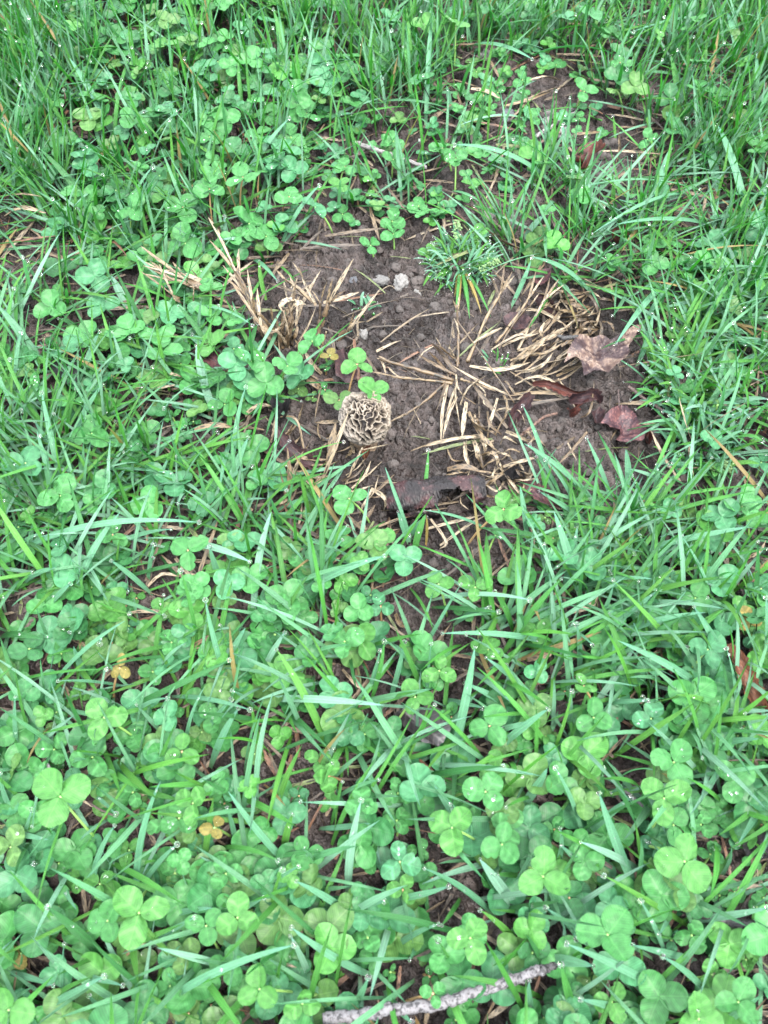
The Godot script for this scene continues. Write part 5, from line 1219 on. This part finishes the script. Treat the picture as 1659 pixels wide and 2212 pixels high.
	for r in [[390, 310, 218, 75, 36, 1], [590, 180, 705, 0, 36, 1], [860, 310, 740, 0, 24, 1], [850, 310, 1070, 125, 28, 1], [1090, 540, 930, 110, 36, 1], [900, 480, 765, 335, 28, 1], [1120, 455, 850, 320, 30, 5], [1325, 690, 950, 465, 28, 3], [1290, 660, 1660, 605, 32, 5], [1225, 835, 1110, 575, 24, 1], [1410, 1020, 1205, 815, 26, 1], [585, 625, 415, 395, 42, 5], [480, 645, 175, 435, 32, 1], [610, 805, 415, 615, 28, 3], [655, 830, 905, 855, 42, 1], [1255, 995, 790, 760, 32, 1], [1110, 1095, 850, 1000, 32, 1], [825, 1085, 765, 850, 32, 0], [640, 1095, 628, 920, 28, 1], [1350, 835, 1075, 765, 30, 1], [1450, 470, 1500, 345, 24, 1], [1335, 190, 1445, 0, 28, 1], [920, 205, 945, 0, 24, 2], [0, 575, 280, 512, 26, 1], [30, 790, 235, 675, 26, 1], [340, 915, 235, 745, 16, 0], [535, 735, 580, 670, 26, 5], [0, 960, 120, 1100, 28, 1], [770, 690, 970, 635, 22, 1], [490, 615, 760, 575, 24, 2], [930, 785, 700, 605, 24, 1], [740, 450, 760, 260, 22, 1], [1640, 130, 1530, 330, 24, 1], [1050, 60, 980, 110, 16, 1], [620, 480, 480, 460, 22, 0], [1250, 620, 1190, 720, 20, 1], [1660, 230, 1630, 380, 20, 1], [330, 560, 250, 680, 18, 0], [150, 760, 110, 830, 18, 1], [600, 680, 700, 620, 24, 1], [720, 620, 830, 740, 20, 1]]: b(r[0], r[1], r[2], r[3], r[4], r[5])

# ---------------------------------------------------------------- the mass of the lawn
func clover_merged() -> ArrayMesh:
	var st := SurfaceTool.new(); st.begin(Mesh.PRIMITIVE_TRIANGLES)
	for k in 3:
		var a := TAU * k / 3.0
		st.append_from(leaflet_meshes[[2, 5, 7][k]], 0, Transform3D(leaf_basis(Vector3(cos(a), [0.1, -0.12, 0.2][k], sin(a)), 1.0, Vector3.UP, 1.03), Vector3.ZERO))
	st.append_from(tube(bezier(Vector3(0, 0, 0), Vector3(0.15, -0.9, 0.1), Vector3(-0.1, -2.2, 0.2), 5), func(k: float) -> float: return 0.035, 4), 0, Transform3D())
	return st.commit()

func make_fill():
	# clovers too small or too hidden to pick apart, and those past the frame
	var at := []; var tint := []
	var shades := [Color(0.058, 0.184, 0.040), Color(0.046, 0.172, 0.052), Color(0.046, 0.162, 0.078), Color(0.030, 0.122, 0.044), Color(0.066, 0.144, 0.042)]
	for i in 20000:
		var p := on_ground(rng.randf_range(-0.85, 0.85), rng.randf_range(-1.35, 0.3))
		var small := within(tiny, p) < 1.0 and within(bare, p) > 0.55
		if within(bare, p) < 1.10 and not small: continue
		var w := within(meadow, p)
		var seen := in_frame(p, 0.02)
		var density := 0.14 if w > 1.1 else lerpf(0.78, 0.25, smoothstep(0.75, 1.1, w))
		if small: density = 0.62
		if not seen: density *= 0.6
		if rng.randf() > density: continue
		var lift := smoothstep(-0.50, -0.66, p.z)
		var l := rng.randf_range(0.0060, 0.0138) * (1.0 - 0.08 * lift)
		var h := rng.randf_range(0.004, 0.024) + 0.012 * lift
		if small:
			l = rng.randf_range(0.0045, 0.0085); h = rng.randf_range(0.003, 0.012)
		if not seen:
			l *= 1.35; h *= 1.8
		p.y += h
		var crowd := false
		for q in taken:
			if q[0].distance_squared_to(p) < pow(q[1] * 0.5, 2.0): crowd = true; break
		if crowd: continue
		var bs := Basis.from_euler(Vector3(rng.randfn() * 0.22 + 0.08, rng.randf() * TAU, rng.randfn() * 0.22)).scaled(Vector3.ONE * l)
		at.append(Transform3D(bs, p))
		var s: Color = shades[[0, 1, 1, 1, 2, 2, 3, 3, 4][rng.randi() % 9]]
		var g := rng.randf_range(0.75, 1.1)
		tint.append(Color(s.r * g, s.g * g, s.b * g))
		if seen and rng.randf() < 0.12: drop_at(p + Vector3(rng.randf_range(-0.5, 0.5) * l, 0.001, rng.randf_range(-0.5, 0.5) * l), rng.randf_range(0.0003, 0.0007), 0.7)
	scatter("clover_cover", "mass of small clover leaves beneath the taller ones", clover_merged(), m.cover, at, tint)
	# grass
	var placed := []; var colors := []
	for k in 6: placed.append([]); colors.append([])
	var kinds: Array = [Color(0.050, 0.198, 0.034), Color(0.080, 0.222, 0.114), Color(0.025, 0.128, 0.033), Color(0.062, 0.208, 0.030), Color(0.124, 0.266, 0.182), Color(0.22, 0.165, 0.07)]
	var upright := [0, 11, 1, 2, 7, 3]
	var heart := Vector3.ZERO
	var left := 0
	var heading := 0.0
	for i in 105000:
		if left <= 0:
			heart = on_ground(rng.randf_range(-0.85, 0.85), rng.randf_range(-1.4, 0.3))
			left = rng.randi_range(3, 13); heading = rng.randf() * TAU
		left -= 1
		var p := on_ground(heart.x + rng.randfn() * 0.006, heart.z + rng.randfn() * 0.006)
		var e := within(bare, p)
		if e < 1.02: continue
		var density := smoothstep(1.0, 1.5, e)
		var w := within(meadow, p)
		var far := smoothstep(-0.42, -0.62, p.z)
		var near := smoothstep(-0.24, -0.08, p.z)
		density *= 0.62 if w > 1.0 else lerpf(0.36, 0.30, far)
		if within(tiny, p) < 1.0: density *= 0.35
		if within(lush, p) < 1.0: density = maxf(density, 0.42) * 1.3
		density *= lerpf(1.0, 1.25, far) * lerpf(1.0, 0.45, near)
		density *= 0.65 + 0.7 * smoothstep(-0.3, 0.3, low.get_noise_2d(p.x * 3.0 + 9.0, p.z * 3.0))
		if rng.randf() > density: continue
		var standing := rng.randf() < lerpf(0.35, 0.82, far)
		if e < 1.15: standing = false
		var k: int = rng.randi_range(0, 3) if standing else rng.randi_range(2, 5)
		var l := rng.randf_range(0.032, 0.066) if standing else rng.randf_range(0.03, 0.078)
		if p.x < 0.0: l *= lerpf(1.0, 1.25, far)
		if far > 0.9 and not in_frame(p): l *= 0.75
		var width := rng.randf_range(0.0013, 0.0028)
		var tilt := rng.randf_range(0.05, 0.6) if standing else rng.randf_range(0.75, 1.3)
		var lie := heading + rng.randfn() * 0.9
		if near > 0.05 and rng.randf() < 0.42:
			k = rng.randi_range(2, 5); l = rng.randf_range(0.045, 0.082); tilt = rng.randf_range(0.3, 0.8); standing = true; width *= 1.2
		var bs := Basis(Vector3.UP, lie) * Basis(Vector3.RIGHT, tilt) * Basis(Vector3.UP, rng.randf_range(-0.5, 0.5))
		# blades that would bend into the ground are turned straighter
		if not standing: k = mini(k, 4 if tilt < 0.95 else 2)
		bs = bs * Basis.from_scale(Vector3(width, l, l))
		placed[k].append(Transform3D(bs, p - Vector3.UP * 0.001))
		var s: Color = kinds[[0, 0, 1, 1, 1, 2, 3, 4, 4, 0][rng.randi() % 10]] if rng.randf() < 0.985 else kinds[5]
		var g := rng.randf_range(0.75, 1.15)
		colors[k].append(Color(s.r * g, s.g * g, s.b * g))
		if in_frame(p) and rng.randf() < 0.045:
			var path: PackedVector3Array = blade_meshes[upright[k]][0]
			drop_at(p + bs * path[8], rng.randf_range(0.0007, 0.0014))
	for k in 6:
		scatter("lawn_grass", ["short upright", "gently bent", "arching", "strongly bent", "lying", "curled"][k] + " grass blades making up the lawn", unit_blade(blade_meshes[upright[k]][0]), m.blade[6], placed[k], colors[k])

func make_dew():
	var ball := SphereMesh.new(); ball.radius = 1.0; ball.height = 2.0; ball.radial_segments = 12; ball.rings = 7
	var at := []
	for d in drops: at.append(Transform3D(Basis.from_scale(Vector3(d[1], d[1] * d[2], d[1])), d[0]))
	scatter("dew_drops", "clear dew drops on the tips of the blades and on clover leaves", ball, m.water, at, [])
